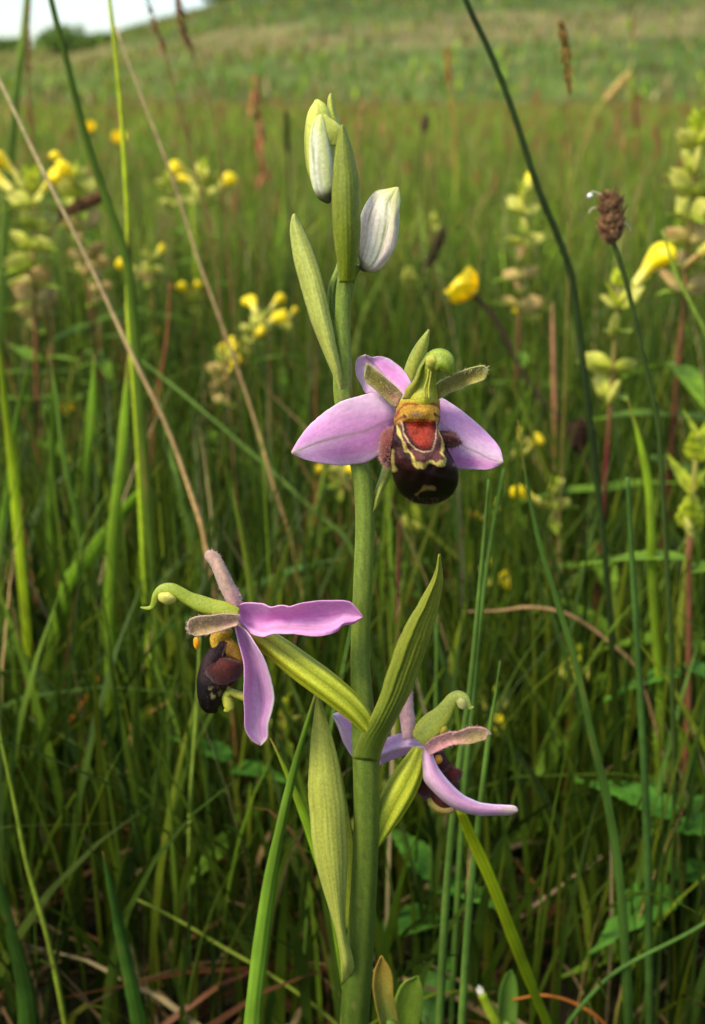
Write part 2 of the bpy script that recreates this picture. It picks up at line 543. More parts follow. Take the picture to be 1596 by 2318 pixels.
ribbon('bract', [(798, 1716), (802, 1692), (812, 1668), (834, 1634), (856, 1584), (884, 1502), (905, 1444), (948, 1365), (984, 1297), (993, 1254)],
       [(858, 1724), (862, 1706), (870, 1684), (886, 1650), (914, 1598), (938, 1546), (965, 1468), (986, 1399), (1002, 1318), (996, 1253)],
       lambda T, S: (lambda k: (1 - k) * cupY(Y0 - 0.0012, -0.0004, -0.0030, -0.0045, 0.0013, ribs=0.00007)(T, S)
                     + k * (Y0 - 0.00190 * np.sqrt(np.clip(1 - (2 * S - 1) ** 2, 0, 1))))(np.clip(1 - T / 0.2, 0, 1)) - 0.0012 * np.exp(-((S - 0.34) / 0.07) ** 2) * np.clip(T * 1.4 - 0.3, 0, 1)
       + 0.0014 * np.clip((0.30 - S) / 0.3, 0, 1) * np.clip(T * 1.6 - 0.3, 0, 1),
       leafcol(lin(90, 108, 31), lin(151, 154, 45), lin(158, 161, 63), 7, 0.22, seed=4), M_leaf, orchid, nt=60, ns=31,
       label='long keeled green bract pointing up beside the stem')
# lower clasping bract: front blade and the flap behind it
ribbon('bract', [(774, 2230), (771, 2165), (762, 2115), (742, 2045), (716, 1955), (703, 1860), (699, 1770), (703, 1690), (711, 1620), (718, 1565)],
       [(803, 2215), (800, 2175), (783, 2105), (782, 2040), (786, 1950), (784, 1860), (776, 1780), (758, 1690), (737, 1620), (721, 1563)],
       lambda T, S: cupY(Y0 - 0.0026, 0.0, 0.0004, 0.004, 0.0016, ribs=0.00003, nv=8)(T, S) + 0.003 * np.clip(1 - T / 0.08, 0, 1) ** 2, leafcol(lin(174, 178, 78), lin(154, 157, 56), lin(184, 188, 88), 7, 0.26, seed=5), M_leaf, orchid, nt=64, ns=31,
       label='broad pale green bract clasping the lower stem')
ribbon('bract_flap', [(760, 2100), (752, 2000), (752, 1900), (748, 1800), (740, 1700), (728, 1620), (721, 1568)],
       [(812, 2110), (806, 2000), (800, 1900), (792, 1850), (772, 1745), (742, 1640), (723, 1566)],
       cupY(Y0 + 0.0012, 0.0, 0.0008, 0.004, -0.0008, ribs=0.00005), leafcol(lin(133, 145, 40), lin(131, 142, 41), lin(165, 170, 67), 7, 0.2, seed=6), M_leaf, orchid, nt=44, ns=17)
# thin bract tip curling up behind the top bud
ribbon('bract', [(752, 330), (752, 285), (742, 242), (743, 222), (748, 211)], [(790, 330), (778, 300), (762, 262), (755, 232), (750, 211)],
       cupY(Y0 + 0.0022, 0, 0.0005, 0.0008, 0.0008), leafcol(lin(165, 172, 48), lin(182, 186, 72), lin(210, 214, 120), 4, 0.1, seed=7), M_leaf, orchid, nt=24, ns=11)
# stalk-like ovaries of the two buds, passing beside the stem
for pth, hw, yy in (([(772, 760), (752, 700), (752, 650), (768, 605), (775, 560)], [3, 9, 9, 8, 5], Y0 + 0.0018),
                    ([(788, 700), (794, 660), (801, 625), (812, 600)], [3, 6, 7, 8], Y0 + 0.0016)):
    loft('ovary', pth, hw, yy, lambda T, P: mixc(lin(95, 120, 40), lin(133, 150, 56), 0.5 + 0.5 * np.sin(P * 6)), M_stem, orchid, nt=30, nr=18)

# --- buds
def bud_col(a, b, vein, tip, dark, nv, k0=0.0, darkend=0.16):
    def f(T, PH):
        c = mixc(a, b, 0.5 + 0.5 * np.sin(PH * 3 + 1))
        c = mixc(c, tip, (T - 0.72) / 0.22)
        v = np.maximum(0, np.cos(PH * nv + k0 + 0.5 * np.sin(T * 5))) ** 14
        c = mixc(c, vein, 0.8 * v)
        v2 = np.maximum(0, np.cos(PH * nv * 3 + k0 * 2 + np.sin(T * 4))) ** 10
        c = mixc(c, vein, 0.42 * v2)
        c = c * (1 + 0.05 * np.sin(T * 37 + PH * 5) * np.sin(PH * 17 + T * 11))[..., None]
        return mixc(c, dark, (darkend - T) / 0.1)
    return f


bud_top = empty('bud', at(728, 450, Y0 - 0.001), orchid)
bud_top['label'] = 'narrow greenish closed bud at the top of the stem'
loft('sepal', [(745, 452), (736, 420), (728, 380), (723, 320), (722, 270), (720, 240), (716, 225)], [6, 24, 33, 34, 29, 18, 3], Y0 + 0.0006,
     bud_col(lin(194, 198, 94), lin(172, 176, 67), lin(133, 140, 40), lin(206, 210, 96), lin(114, 118, 48), 4, 0.8), M_bud, bud_top, dr=0.7,
     rad=lambda T, P: 1 + 0.05 * np.sin(P * 3))
loft('sepal', [(747, 459), (738, 440), (732, 405), (728, 360), (724, 310), (724, 275), (726, 259)], [5, 20, 27, 27, 22, 14, 3], Y0 - 0.0007,
     bud_col(lin(226, 226, 200), lin(204, 208, 139), lin(132, 136, 64), lin(206, 210, 126), lin(84, 84, 50), 3, 2.2, 0.2), M_bud, bud_top, dr=0.6,
     rad=lambda T, P: 1 + 0.06 * np.sin(P * 3 + 1))
ribbon('sepal', [(732, 330), (729, 290), (731, 264)], [(775, 330), (775, 292), (735, 258)], cupY(Y0 - 0.0006, 0, -0.0002, 0, 0.0002),
       leafcol(lin(194, 198, 88), lin(206, 210, 104), lin(226, 230, 156), 3, 0.25, seed=9), M_petal, bud_top, nt=20, ns=13)
bud_low = empty('bud', at(835, 612, Y0 - 0.001), orchid)
bud_low['label'] = 'plump pinkish white closed bud with green veins'
loft('sepal', [(818, 611), (834, 594), (847, 562), (856, 522), (863, 487), (871, 457), (885, 440), (900, 424)], [5, 30, 42, 45, 43, 33, 17, 2], Y0 + 0.0008,
     bud_col(lin(252, 228, 214), lin(250, 242, 212), lin(156, 160, 67), lin(204, 208, 128), lin(96, 84, 48), 7, 0.3, 0.12), M_bud, bud_low, dr=0.75, nt=56, nr=60,
     rad=lambda T, P: 1 + 0.035 * np.cos(P * 5 + 0.6))
ribbon('sepal', [(842, 606), (866, 560), (878, 520), (884, 480), (888, 448), (900, 424)], [(850, 612), (890, 566), (901, 530), (899, 498), (906, 452), (902, 424)],
       cupY(Y0 - 0.0004, 0.0002, -0.0004, 0.0006, 0.0006, wave=0.0003), leafcol(lin(244, 226, 220), lin(202, 206, 128), lin(248, 244, 232), 2, 0.25, seed=8), M_petal, bud_low, nt=26, ns=11)

# --- petal colours
PUR, PURL, PURD = lin(242, 176, 226), lin(248, 214, 236), lin(230, 138, 210)
# lin(220, 146, 206), lin(236, 194, 220), lin(206, 112, 188)


def petalcol(main=PUR, light=PURL, deep=PURD, veinpos=0.5, vein=lin(150, 132, 92), tipc=lin(206, 200, 150), tiplen=0.12, veinw=0.02, seed=0, deepside=0.75, basec=None):
    def f(T, S):
        c = mixc(main, light, 0.5 + 0.5 * np.sin(S * 6.3 + T * 4 + seed))
        c = mixc(c, deep, 0.75 * np.exp(-((S - deepside) / 0.18) ** 2) * np.sin(np.pi * T))
        c = mixc(c, light, 0.8 * np.abs(2 * S - 1) ** 10)
        v = np.exp(-((S - veinpos - 0.03 * np.sin(T * 6 + seed)) / (veinw * 1.3)) ** 2) * (0.45 + 0.55 * T)
        c = mixc(c, vein, v * 0.85)
        for q, k in enumerate((-0.36, -0.28, -0.2, -0.12, -0.06, 0.07, 0.13, 0.2, 0.28, 0.36)):
            kk = k * (0.55 + 0.5 * np.sin(np.pi * np.clip(T, 0, 1) ** 0.8)) + 0.012 * np.sin(T * 15 + q * 2 + seed)
            c = c * (1 - 0.12 * np.exp(-((S - veinpos - kk) / 0.013) ** 2) * np.sin(np.pi * np.clip(T * 0.95 + 0.02, 0, 1)))[..., None]
        mott = np.sin(T * 31 + S * 9 + seed) * np.sin(S * 27 - T * 13 + seed * 2) + 0.6 * np.sin(T * 57 + S * 41 + seed)
        c = c * (1 + 0.035 * mott)[..., None]
        c = mixc(c, tipc, np.clip((T - 1 + tiplen) / tiplen, 0, 1) * np.exp(-((S - veinpos) / 0.3) ** 2))
        if basec is not None:
            c = mixc(c, basec, np.clip(1 - T / 0.15, 0, 1) * 0.6)
        return c
    return f


# --- the open flower facing the viewer (crop units: see m())
def m(x, y):
    return 643.5 + 0.3299 * x, 721.5 + 0.3299 * y


def mm(*pts):
    return [m(*p) for p in pts]


fl = empty('flower', at(*m(900, 600), Y0 - 0.002), orchid)
fl['label'] = 'open flower facing out with a dark furry lip and red patch'
YF = Y0 - 0.0022
ribbon('sepal', mm((770, 620), (700, 545), (610, 512), (480, 540), (330, 600), (200, 700), (92, 838), (50, 915)),
       mm((760, 740), (700, 850), (655, 930), (560, 980), (430, 998), (300, 995), (150, 965), (52, 922)),
       cupY(YF + 0.0006, 0.0, -0.0008, -0.0018, 0.0007, asym=0.0004, wave=0.00035), petalcol(veinpos=0.52, seed=0.3, deepside=0.76, basec=lin(156, 110, 152)), M_petal, fl, nt=44, ns=41)
ribbon('sepal', mm((1030, 560), (1065, 538), (1130, 570), (1270, 670), (1400, 790), (1480, 890), (1502, 980)),
       mm((1040, 760), (1080, 850), (1130, 930), (1180, 1018), (1290, 1030), (1400, 1034), (1502, 986)),
       cupY(YF + 0.0008, 0.0, -0.0004, -0.0016, 0.0006, asym=-0.0003, wave=0.00035), petalcol(main=lin(246, 186, 230), veinpos=0.58, veinw=0.016, seed=2.0, deepside=0.85), M_petal, fl, nt=44, ns=41)
ribbon('sepal', mm((790, 600), (640, 530), (560, 510), (520, 440), (492, 360), (490, 300), (508, 264), (560, 246)),
       mm((880, 560), (868, 440), (810, 345), (740, 288), (690, 262), (650, 256), (610, 266), (566, 250)),
       lambda T, S: cupY(YF + 0.0012, 0.0, 0.0026, 0.0034, 0.0010, wave=0.0003)(T, S) - 0.0018 * np.clip((T - 0.72) / 0.28, 0, 1) ** 1.5,
       petalcol(main=lin(234, 186, 224), light=lin(244, 212, 230), veinpos=0.55, seed=4, tipc=lin(190, 176, 140), tiplen=0.1), M_petal, fl, nt=44, ns=33)
OLV = lin(142, 128, 58)
pl = ribbon('petal', mm((770, 610), (700, 560), (630, 490), (560, 430), (548, 400), (560, 330), (566, 312)),
            mm((812, 520), (770, 470), (700, 410), (640, 360), (600, 325), (578, 312), (568, 310)),
            cupY(YF - 0.0004, -0.0008, -0.0010, -0.0006, -0.0007), lambda T, S: mixc(mixc(lin(190, 138, 120), OLV, T / 0.45), lin(170, 158, 96), np.abs(2 * S - 1) ** 4), M_fuzzp, fl, nt=36, ns=15)
pr = ribbon('petal', mm((1020, 480), (1060, 432), (1130, 398), (1200, 368), (1270, 340), (1330, 324), (1370, 322), (1386, 345)),
            mm((1040, 560), (1080, 540), (1130, 510), (1220, 478), (1300, 442), (1350, 428), (1382, 405), (1388, 352)),
            cupY(YF - 0.0010, 0.0, -0.0016, -0.0026, -0.0008), lambda T, S: mixc(mixc(lin(168, 160, 60), lin(150, 138, 62), T / 0.5), lin(184, 178, 100), np.abs(2 * S - 1) ** 4), M_fuzzp, fl, nt=36, ns=15)
fuzz('hair', [pl, pr], 1100, 0.00045, 0.00005, lin(196, 190, 140), fl, 3)

# lip: closed body, markings of the petal itself in the colour attribute
lip_rows = [(520, 850, 1030, 0.55), (545, 806, 1062, .6), (580, 786, 1068, .62), (620, 768, 1070, .62), (660, 758, 1071, .6), (700, 752, 1068, .58), (740, 752, 1058, .5), (780, 748, 1068, .5),
            (820, 742, 1088, .52), (880, 732, 1112, .56), (920, 728, 1135, .6), (960, 727, 1156, .64), (1000, 729, 1176, .66), (1040, 735, 1190, .68),
            (1080, 745, 1196, .7), (1120, 757, 1192, .7), (1160, 775, 1180, .7), (1200, 802, 1156, .68), (1235, 845, 1118, .65), (1258, 890, 1072, .6), (1268, 930, 1030, .55), (1272, 965, 1000, .5)]
LR = np.array(lip_rows)


def seg_d(x, y, pts):
    d = np.full(x.shape, 1e9)
    for (x0, y0), (x1, y1) in zip(pts[:-1], pts[1:]):
        vx, vy = x1 - x0, y1 - y0
        u = np.clip(((x - x0) * vx + (y - y0) * vy) / (vx * vx + vy * vy + 1e-9), 0, 1)
        d = np.minimum(d, np.hypot(x - x0 - u * vx, y - y0 - u * vy))
    return d


def inside(x, y, pts):
    r = np.zeros(x.shape, bool)
    n = len(pts)
    for i in range(n):
        (x0, y0), (x1, y1) = pts[i], pts[(i + 1) % n]
        c = ((y0 > y) != (y1 > y)) & (x < (x1 - x0) * (y - y0) / (y1 - y0 + 1e-9) + x0)
        r ^= c
    return r


def sdist(x, y, pts):
    d = seg_d(x, y, list(pts) + [pts[0]])
    return np.where(inside(x, y, pts), -d, d)


SPEC = [(832, 712), (900, 700), (970, 697), (1036, 712), (1032, 800), (1012, 868), (975, 897), (940, 890), (880, 842), (846, 782)]
CREAM = [(806, 705), (818, 780), (850, 842), (900, 892), (958, 914), (1012, 904), (1036, 852), (1047, 705)]
OUTER = [(772, 735), (795, 800), (820, 850), (832, 898), (868, 920), (884, 960), (900, 1008), (945, 1018), (985, 982), (1012, 978), (1055, 1008), (1095, 998), (1104, 960), (1082, 918), (1088, 860), (1076, 800), (1064, 735)]


def lip_colour(x, y):
    wob = 4 * np.sin(y * 0.09) + 4 * np.sin(x * 0.11 + y * 0.03) + 2.5 * np.sin(x * 0.31 - y * 0.23)
    x = x + wob * 0.5; y = y + wob * 0.4
    sm = lambda d, w=4.0: np.clip(0.5 - d / (w * 1.7), 0, 1)
    c = np.broadcast_to(lin(36, 11, 10), x.shape + (3,)).copy()
    c = mixc(c, lin(13, 5, 6), (y - 1020) / 160)
    c = mixc(c, lin(80, 30, 22), sm(seg_d(x, y, [(790, 900), (800, 960), (850, 1010)]) - 26, 30) * 0.5)
    c = mixc(c, lin(166, 122, 26), (735 - y) / 30)                        # ochre throat
    c = mixc(c, lin(168, 158, 44), (585 - y) / 30)
    for P in ([(770, 645), (790, 618), (812, 598), (850, 580), (905, 588), (950, 576), (1020, 582), (1050, 596), (1072, 622)],
              [(756, 712), (778, 690), (806, 676), (830, 668)], [(1074, 690), (1056, 704), (1045, 716)], [(760, 668), (790, 640)], [(1036, 657), (1058, 668), (1072, 684)], [(806, 706), (850, 694), (940, 690), (1010, 696), (1048, 708)]):
        c = mixc(c, lin(122, 48, 12), sm(seg_d(x, y, P) - 7, 6) * 0.95)
    c = mixc(c, lin(112, 82, 46), sm(np.hypot((x - 910) / 1.9, y - 655) - 22, 16))
    c = mixc(c, lin(206, 160, 40), sm(np.hypot((x - 930) / 2.6, y - 622) - 9, 8) * 0.6)
    for ex, ey, er in ((825, 667, 10), (1036, 657, 10)):
        c = mixc(c, lin(40, 22, 10), sm(np.hypot(x - ex, (y - ey) * 0.85) - er, 7))
    dO = sdist(x, y, OUTER); dC = sdist(x, y, CREAM)
    c = mixc(c, lin(88, 46, 42), sm(dO) * (y > 720))
    c = mixc(c, lin(206, 178, 92), sm(seg_d(x, y, OUTER) - 8.5 - 4 * np.sin(x * 0.05 + y * 0.04), 6) * (y > 728))
    for bx, by, br in ((918, 1002, 20), (942, 1006, 14), (1084, 988, 19), (1060, 996, 12), (840, 905, 9)):
        c = mixc(c, lin(212, 190, 96), sm(np.hypot(x - bx, y - by) - br - 3, 8))
    c = mixc(c, lin(58, 10, 9), sm(dC) * (y > 690))
    c = mixc(c, lin(206, 172, 132), sm(seg_d(x, y, CREAM) - 4, 5) * (y > 700))
    dS = sdist(x, y, SPEC)
    c = mixc(c, lin(150, 42, 16), sm(dS + 5, 14))
    c = mixc(c, lin(98, 20, 10), sm(dS + 5, 14) * np.clip((x - 975) / 70, 0, 1))
    c = mixc(c, lin(150, 50, 18), sm(dS + 18, 30) * np.clip((900 - x) / 60, 0, 1) * 0.6)
    c = mixc(c, lin(176, 158, 84), sm(seg_d(x, y, [(742, 905), (738, 960), (752, 1030)]) - 10, 10) * 0.8)
    c = mixc(c, lin(186, 168, 92), sm(np.hypot(x - 752, y - 1032) - 20, 10) * 0.8)
    c = mixc(c, lin(176, 140, 74), sm(seg_d(x, y, [(906, 1208), (935, 1178), (968, 1158), (1022, 1162)]) - np.where(x < 940, 5, 12), 12) * 0.8)
    c = mixc(c, lin(150, 134, 90), sm(np.hypot(x - 1172, y - 1000) - 12, 10) * 0.7)
    return c


def build_lip(rows, colour, YF, parent, mapf, nt=170, nr=150, bow=(0.0, -0.0016, -0.0024, -0.0008, 0.0016)):
    t = np.linspace(0, 1, nt)
    R = np.array(rows)
    yy = np.interp(t, np.linspace(0, 1, len(R)), R[:, 0])
    yl = np.linspace(R[0, 0], R[-1, 0], nt)
    tt = (yl - R[0, 0]) / (R[-1, 0] - R[0, 0])
    uu = (R[:, 0] - R[0, 0]) / (R[-1, 0] - R[0, 0])
    tt = 1 - (1 - tt) ** 1.15
    xl = spline_u(R[:, 1:2], uu, tt)[:, 0]; xr = spline_u(R[:, 2:3], uu, tt)[:, 0]; dr = np.interp(tt, uu, R[:, 3])
    yl = R[0, 0] + tt * (R[-1, 0] - R[0, 0])
    ph = np.linspace(0, 2 * np.pi, nr, endpoint=False)
    T, PH = np.meshgrid(tt, ph, indexing='ij')
    xc = ((xl + xr) / 2)[:, None]; hw = ((xr - xl) / 2)[:, None]
    X = xc + hw * np.cos(PH)
    Yc = np.broadcast_to(yl[:, None], X.shape)
    px, py = mapf(X, Yc)
    unit = 0.3299 / FPX * 0.155
    Yd = YF + smooth1(bow, T) + np.sin(PH) * hw * dr[:, None] * unit * np.where(np.sin(PH) < 0, 1.0, 0.5)
    # the throat is hollow around the red patch
    hollow = 0.0006 * np.exp(-(((X - 935) / 100) ** 2 + ((Yc - 790) / 90) ** 2)) * (np.sin(PH) < 0)
    lobes = 0.0004 * np.exp(-(((X - 930) / 110) ** 2 + ((Yc - 655) / 35) ** 2)) * (np.sin(PH) < 0)
    front = (np.sin(PH) < 0)
    waist = 0.0005 * np.exp(-((Yc - 905) / 45) ** 2) * front
    ridge = 0.00025 * np.sin(X * 0.045) * np.exp(-((Yc - 960) / 70) ** 2) * front
    lump = 0.00005 * (np.sin(X * 0.06 + Yc * 0.035) + np.sin(Yc * 0.07 - X * 0.02)) * front
    Yd = Yd + hollow - lobes + waist + ridge + lump
    V = at(px, py, Yd).reshape(-1, 3)
    F = [tuple(f) for f in grid_faces(nt, nr, True)]
    F.append(tuple(range(nr - 1, -1, -1))); F.append(tuple((nt - 1) * nr + np.arange(nr)))
    return obj('lip', V, F, colour(X, Yc).reshape(-1, 3), M_lip, parent)


lip = build_lip(lip_rows, lip_colour, YF - 0.0012, fl, m)


def body(name, pts_fn, cfn, mat, parent, nu=26, nv=22):
    """Closed rounded body from a function of two angles giving (px, py, Y)."""
    u = np.linspace(0, np.pi, nu); v = np.linspace(0, 2 * np.pi, nv, endpoint=False)
    U, Vv = np.meshgrid(u, v, indexing='ij')
    px, py, Y = pts_fn(U, Vv)
    V = at(px, py, Y).reshape(-1, 3)
    F = [tuple(f) for f in grid_faces(nu, nv, True)]
    C = (cfn(U, Vv) if callable(cfn) else np.broadcast_to(cfn, U.shape + (3,))).reshape(-1, 3)
    return obj(name, V, F, C, mat, parent)


def blob(cx, cy, rx, ry, rot, Y, rd, bump=0.0):
    """Lumpy ellipsoid; radii across in survey units, rd deep in metres."""
    def f(U, V):
        k = 1 + bump * np.sin(3 * V + 2 * U) + bump * 0.6 * np.sin(5 * U + V)
        a = rx * np.sin(U) * np.cos(V) * k; b = ry * np.cos(U) * k
        c, s = math.cos(rot), math.sin(rot)
        return cx + a * c - b * s, cy + a * s + b * c, Y + rd * np.sin(U) * np.sin(V) * k
    return f


FURP = lin(128, 70, 62); MAR = lin(66, 24, 22)
sl = body('side_lobe', blob(*m(718, 880), 22, 40, 0.10, YF - 0.0018, 0.0016, 0.07), lambda U, V: mixc(mixc(MAR, FURP, (U - 0.7) / 0.6), FURP, np.clip(-np.cos(V), 0, 1)), M_fuzzp, fl)
sr = body('side_lobe', blob(*m(1122, 824), 30, 16, 0.28, YF - 0.0020, 0.0012, 0.12), lambda U, V: mixc(MAR, lin(120, 66, 56), np.clip(np.cos(V) * np.sin(U) - 0.5, 0, 1)), M_fuzzp, fl)
fuzz('hair', [sl], 2200, 0.0005, 0.00005, lin(196, 142, 132), fl, 5)
fuzz('hair', [sr], 700, 0.0004, 0.00005, lin(140, 88, 74), fl, 6)
fuzz('hair', [lip], 700, 0.0004, 0.00005, lin(150, 104, 84), fl, 7, region=lambda px, py: (py > m(0, 1225)[1]))
fuzz('hair', [lip], 4000, 0.00032, 0.000035, lin(48, 18, 15), fl, 8, region=lambda px, py: (py > m(0, 850)[1]))
# hooded column above the lip
loft('hood', mm((935, 552), (945, 520), (965, 450), (985, 380), (1012, 322), (1050, 288), (1092, 296), (1122, 338), (1146, 392)), [34, 36, 27, 20, 23, 27, 26, 17, 2],
     [YF - 0.0014, YF - 0.002, YF - 0.0024, YF - 0.003, YF - 0.0036, YF - 0.0042, YF - 0.0045, YF - 0.0046, YF - 0.0045],
     lambda T, P: mixc(mixc(lin(196, 186, 62), lin(150, 158, 44), T / 0.3), lin(131, 148, 41), (T - 0.45) / 0.3) * (1 + 0.12 * np.sin(P * 7))[..., None], M_stem, fl, dr=0.8, nt=50, nr=30,
     rad=lambda T, P: 1 + 0.10 * np.sin(P * 3 + 0.5) * (1 - T))
ribbon('hood_wing', mm((815, 548), (822, 520), (845, 470), (882, 428), (920, 350), (950, 290), (985, 232)), mm((905, 548), (915, 520), (925, 470), (935, 420), (950, 350), (975, 300), (1000, 232)),
       cupY(YF - 0.0022, 0, -0.0012, -0.0018, 0.0008), leafcol(lin(164, 160, 62), lin(124, 142, 44), lin(164, 168, 64), 3, 0.1), M_leaf, fl, nt=26, ns=11)
for x0, x1, w in ((958, 984, 2.6), (988, 1002, 2.8)):
    loft('pollinium', mm((x0 + 8, 545), (x0 + 4, 480), (x1, 400), (x1 + 8, 345)), [w, w * 0.8, w * 0.7, w], YF - 0.0044, lin(176, 172, 70), M_bud, fl, nt=16, nr=10)
body('anther', blob(*m(1010, 294), 14, 15, 0.2, YF - 0.0050, 0.0006, 0.08), lin(176, 172, 66), M_bud, fl)

# --- the flower in profile
def lf(x, y):
    return 302.25 + 0.3421 * x, 1228.5 + 0.3421 * y


def LL(*pts):
    return [lf(*p) for p in pts]


f2 = empty('flower', at(*lf(660, 500), Y0 - 0.002), orchid)
f2['label'] = 'open flower in profile on a thick ribbed ovary'
Y2 = Y0 - 0.003
OV = lambda T, P: mixc(mixc(lin(164, 168, 32), lin(198, 202, 60), np.clip(np.cos(P * 6 + 0.8), 0, 1)), lin(107, 122, 19), np.clip(np.cos(P * 6 + 0.8 + 3.14), 0, 1) ** 6 * 0.8)
loft('ovary', [(842, 1652), (800, 1602), (740, 1552), (680, 1508), (620, 1462), (575, 1430), (545, 1402)], [18, 27, 31, 31, 27, 20, 12],
     [Y0 - 0.0012, Y0 - 0.002, Y0 - 0.0024, Y0 - 0.0022, Y2 + 0.0014, Y2 + 0.002, Y2 + 0.0018], OV, M_stem, f2, dr=0.9, nt=60, nr=60, rad=lambda T, P: 1 + 0.05 * np.cos(P * 6 + 0.8))
ribbon('sepal', LL((660, 440), (730, 398), (860, 404), (910, 426), (980, 410), (1040, 420), (1130, 395), (1300, 384), (1430, 390), (1482, 440), (1516, 484)),
       LL((670, 490), (720, 545), (780, 600), (850, 622), (930, 602), (1060, 606), (1240, 620), (1340, 590), (1390, 545), (1450, 535), (1518, 490)),
       lambda T, S: cupY(Y2 - 0.0008, 0.0, -0.0022, -0.0014, -0.0022, wave=0.0004)(T, S) - 0.0022 * np.clip((S - 0.72) / 0.28, 0, 1) * np.sin(np.pi * np.clip(T, 0, 1)) + 0.0014 * np.clip((S - 0.88) / 0.12, 0, 1),
       petalcol(main=lin(230, 156, 212), light=lin(237, 178, 219), deep=lin(216, 131, 198), veinpos=0.45, vein=lin(207, 128, 184), deepside=0.4, tipc=lin(226, 214, 190), tiplen=0.05, seed=1), M_petal, f2, nt=56, ns=31)
ribbon('sepal', LL((670, 545), (690, 640), (718, 740), (734, 850), (726, 1000), (735, 1100), (740, 1230), (782, 1302), (836, 1338)),
       LL((680, 535), (745, 580), (802, 660), (860, 760), (902, 870), (930, 1000), (920, 1100), (893, 1200), (886, 1290), (842, 1340)),
       lambda T, S: cupY(Y2 - 0.0012, 0.0, -0.0012, 0.0004, -0.002, wave=0.0003)(T, S) - 0.0012 * np.clip((S - 0.7) / 0.3, 0, 1) * np.sin(np.pi * T),
       lambda T, S: mixc(petalcol(main=lin(214, 158, 205), light=lin(227, 184, 215), deep=lin(196, 134, 189), veinpos=0.6, vein=lin(196, 131, 175), deepside=0.66, tipc=lin(190, 192, 168), tiplen=0.1, seed=2)(T, S),
                         lin(206, 208, 190), np.clip((S - 0.9) / 0.1, 0, 1) * np.clip(T * 2 - 0.5, 0, 1)), M_petal, f2, nt=50, ns=31)
p2a = ribbon('petal', LL((650, 440), (600, 340), (560, 250), (520, 150), (484, 100), (480, 70), (500, 52)), LL((712, 400), (706, 350), (660, 270), (626, 200), (590, 130), (560, 80), (515, 52)),
             cupY(Y2 - 0.0005, 0, 0.0004, 0.001, 0.0011), lambda T, S: mixc(mixc(lin(222, 162, 171), lin(196, 160, 140), T / 0.4), lin(176, 136, 116), np.clip(0.4 - S, 0, 1)), M_fuzzp, f2, nt=34, ns=13, thick=0.0004)
p2b = ribbon('petal', LL((700, 474), (620, 470), (540, 476), (450, 482), (390, 496), (362, 530), (364, 560)), LL((690, 545), (640, 560), (590, 575), (520, 594), (440, 616), (385, 604), (364, 565)),
             cupY(Y2 - 0.0024, 0, -0.0008, -0.001, -0.0010), lambda T, S: mixc(mixc(lin(206, 160, 146), lin(178, 150, 100), T / 0.5), lin(206, 176, 136), np.abs(2 * S - 1) ** 4), M_fuzzp, f2, nt=34, ns=13)
fuzz('hair', [p2a, p2b], 1500, 0.00048, 0.00005, lin(222, 190, 170), f2, 11)
loft('hood', LL((690, 470), (610, 440), (520, 425), (440, 400), (370, 370), (310, 335), (250, 305), (195, 310), (155, 345), (140, 390), (120, 425), (85, 432), (45, 425)),
     [14, 17, 19, 19, 16, 15, 14, 13, 10, 8, 5.5, 4, 1], Y2 - 0.0016,
     lambda T, P: mixc(lin(156, 160, 49), lin(139, 152, 46), T / 0.4) * (1 + 0.08 * np.sin(P * 4))[..., None], M_stem, f2, dr=0.7, nt=60, nr=24)
body('anther', blob(*lf(222, 366), 21, 14, 0.15, Y2 - 0.0021, 0.0008, 0.05), lin(196, 190, 92), M_bud, f2)
po = body('pollinium', blob(*lf(418, 660), 7.5, 15, 0.0, Y2 - 0.0030, 0.0004, 0.05), lin(226, 152, 24), M_bud, f2)
loft('caudicle', LL((415, 640), (425, 600), (470, 560)), [1.5, 1.3, 1.5], [Y2 - 0.003, Y2 - 0.0026, Y2 - 0.001], lin(214, 180, 90), M_bud, f2, nt=12, nr=8)
loft('throat', LL((600, 560), (560, 640), (620, 700), (690, 760), (720, 800)), [22, 20, 25, 22, 12], Y2 + 0.0008,
     lambda T, P: mixc(lin(206, 160, 46), lin(176, 118, 36), 0.5 + 0.5 * np.sin(T * 9 + P * 2)), M_lip, f2, nt=30, nr=24, rad=lambda T, P: 1 + 0.08 * np.sin(P * 3 + T * 8))


def prof_col(T, P):
    c = mixc(lin(40, 13, 13), lin(12, 5, 6), (T - 0.3) / 0.3)
    side = np.sin(P)  # < 0 faces the viewer
    x = np.cos(P)
    q = np.sin(T * 38 + 3 * x) + np.sin(x * 11 - T * 21 + 1.3) + 0.6 * np.sin(T * 70 + x * 17)
    patch = np.exp(-((T - 0.63) / 0.085) ** 2) * np.exp(-((x - 0.2) / 0.5) ** 2) * (side < 0.2)
    c = mixc(c, lin(170, 150, 90), np.clip((q - 0.2) * 1.5, 0, 1) * np.clip(patch * 1.6 - 0.3, 0, 0.8))
    ln = np.exp(-((x - 0.55 + T) / 0.06) ** 2) * (T < 0.45) * (side < 0.2)
    return mixc(c, lin(190, 150, 120), ln * 0.6)


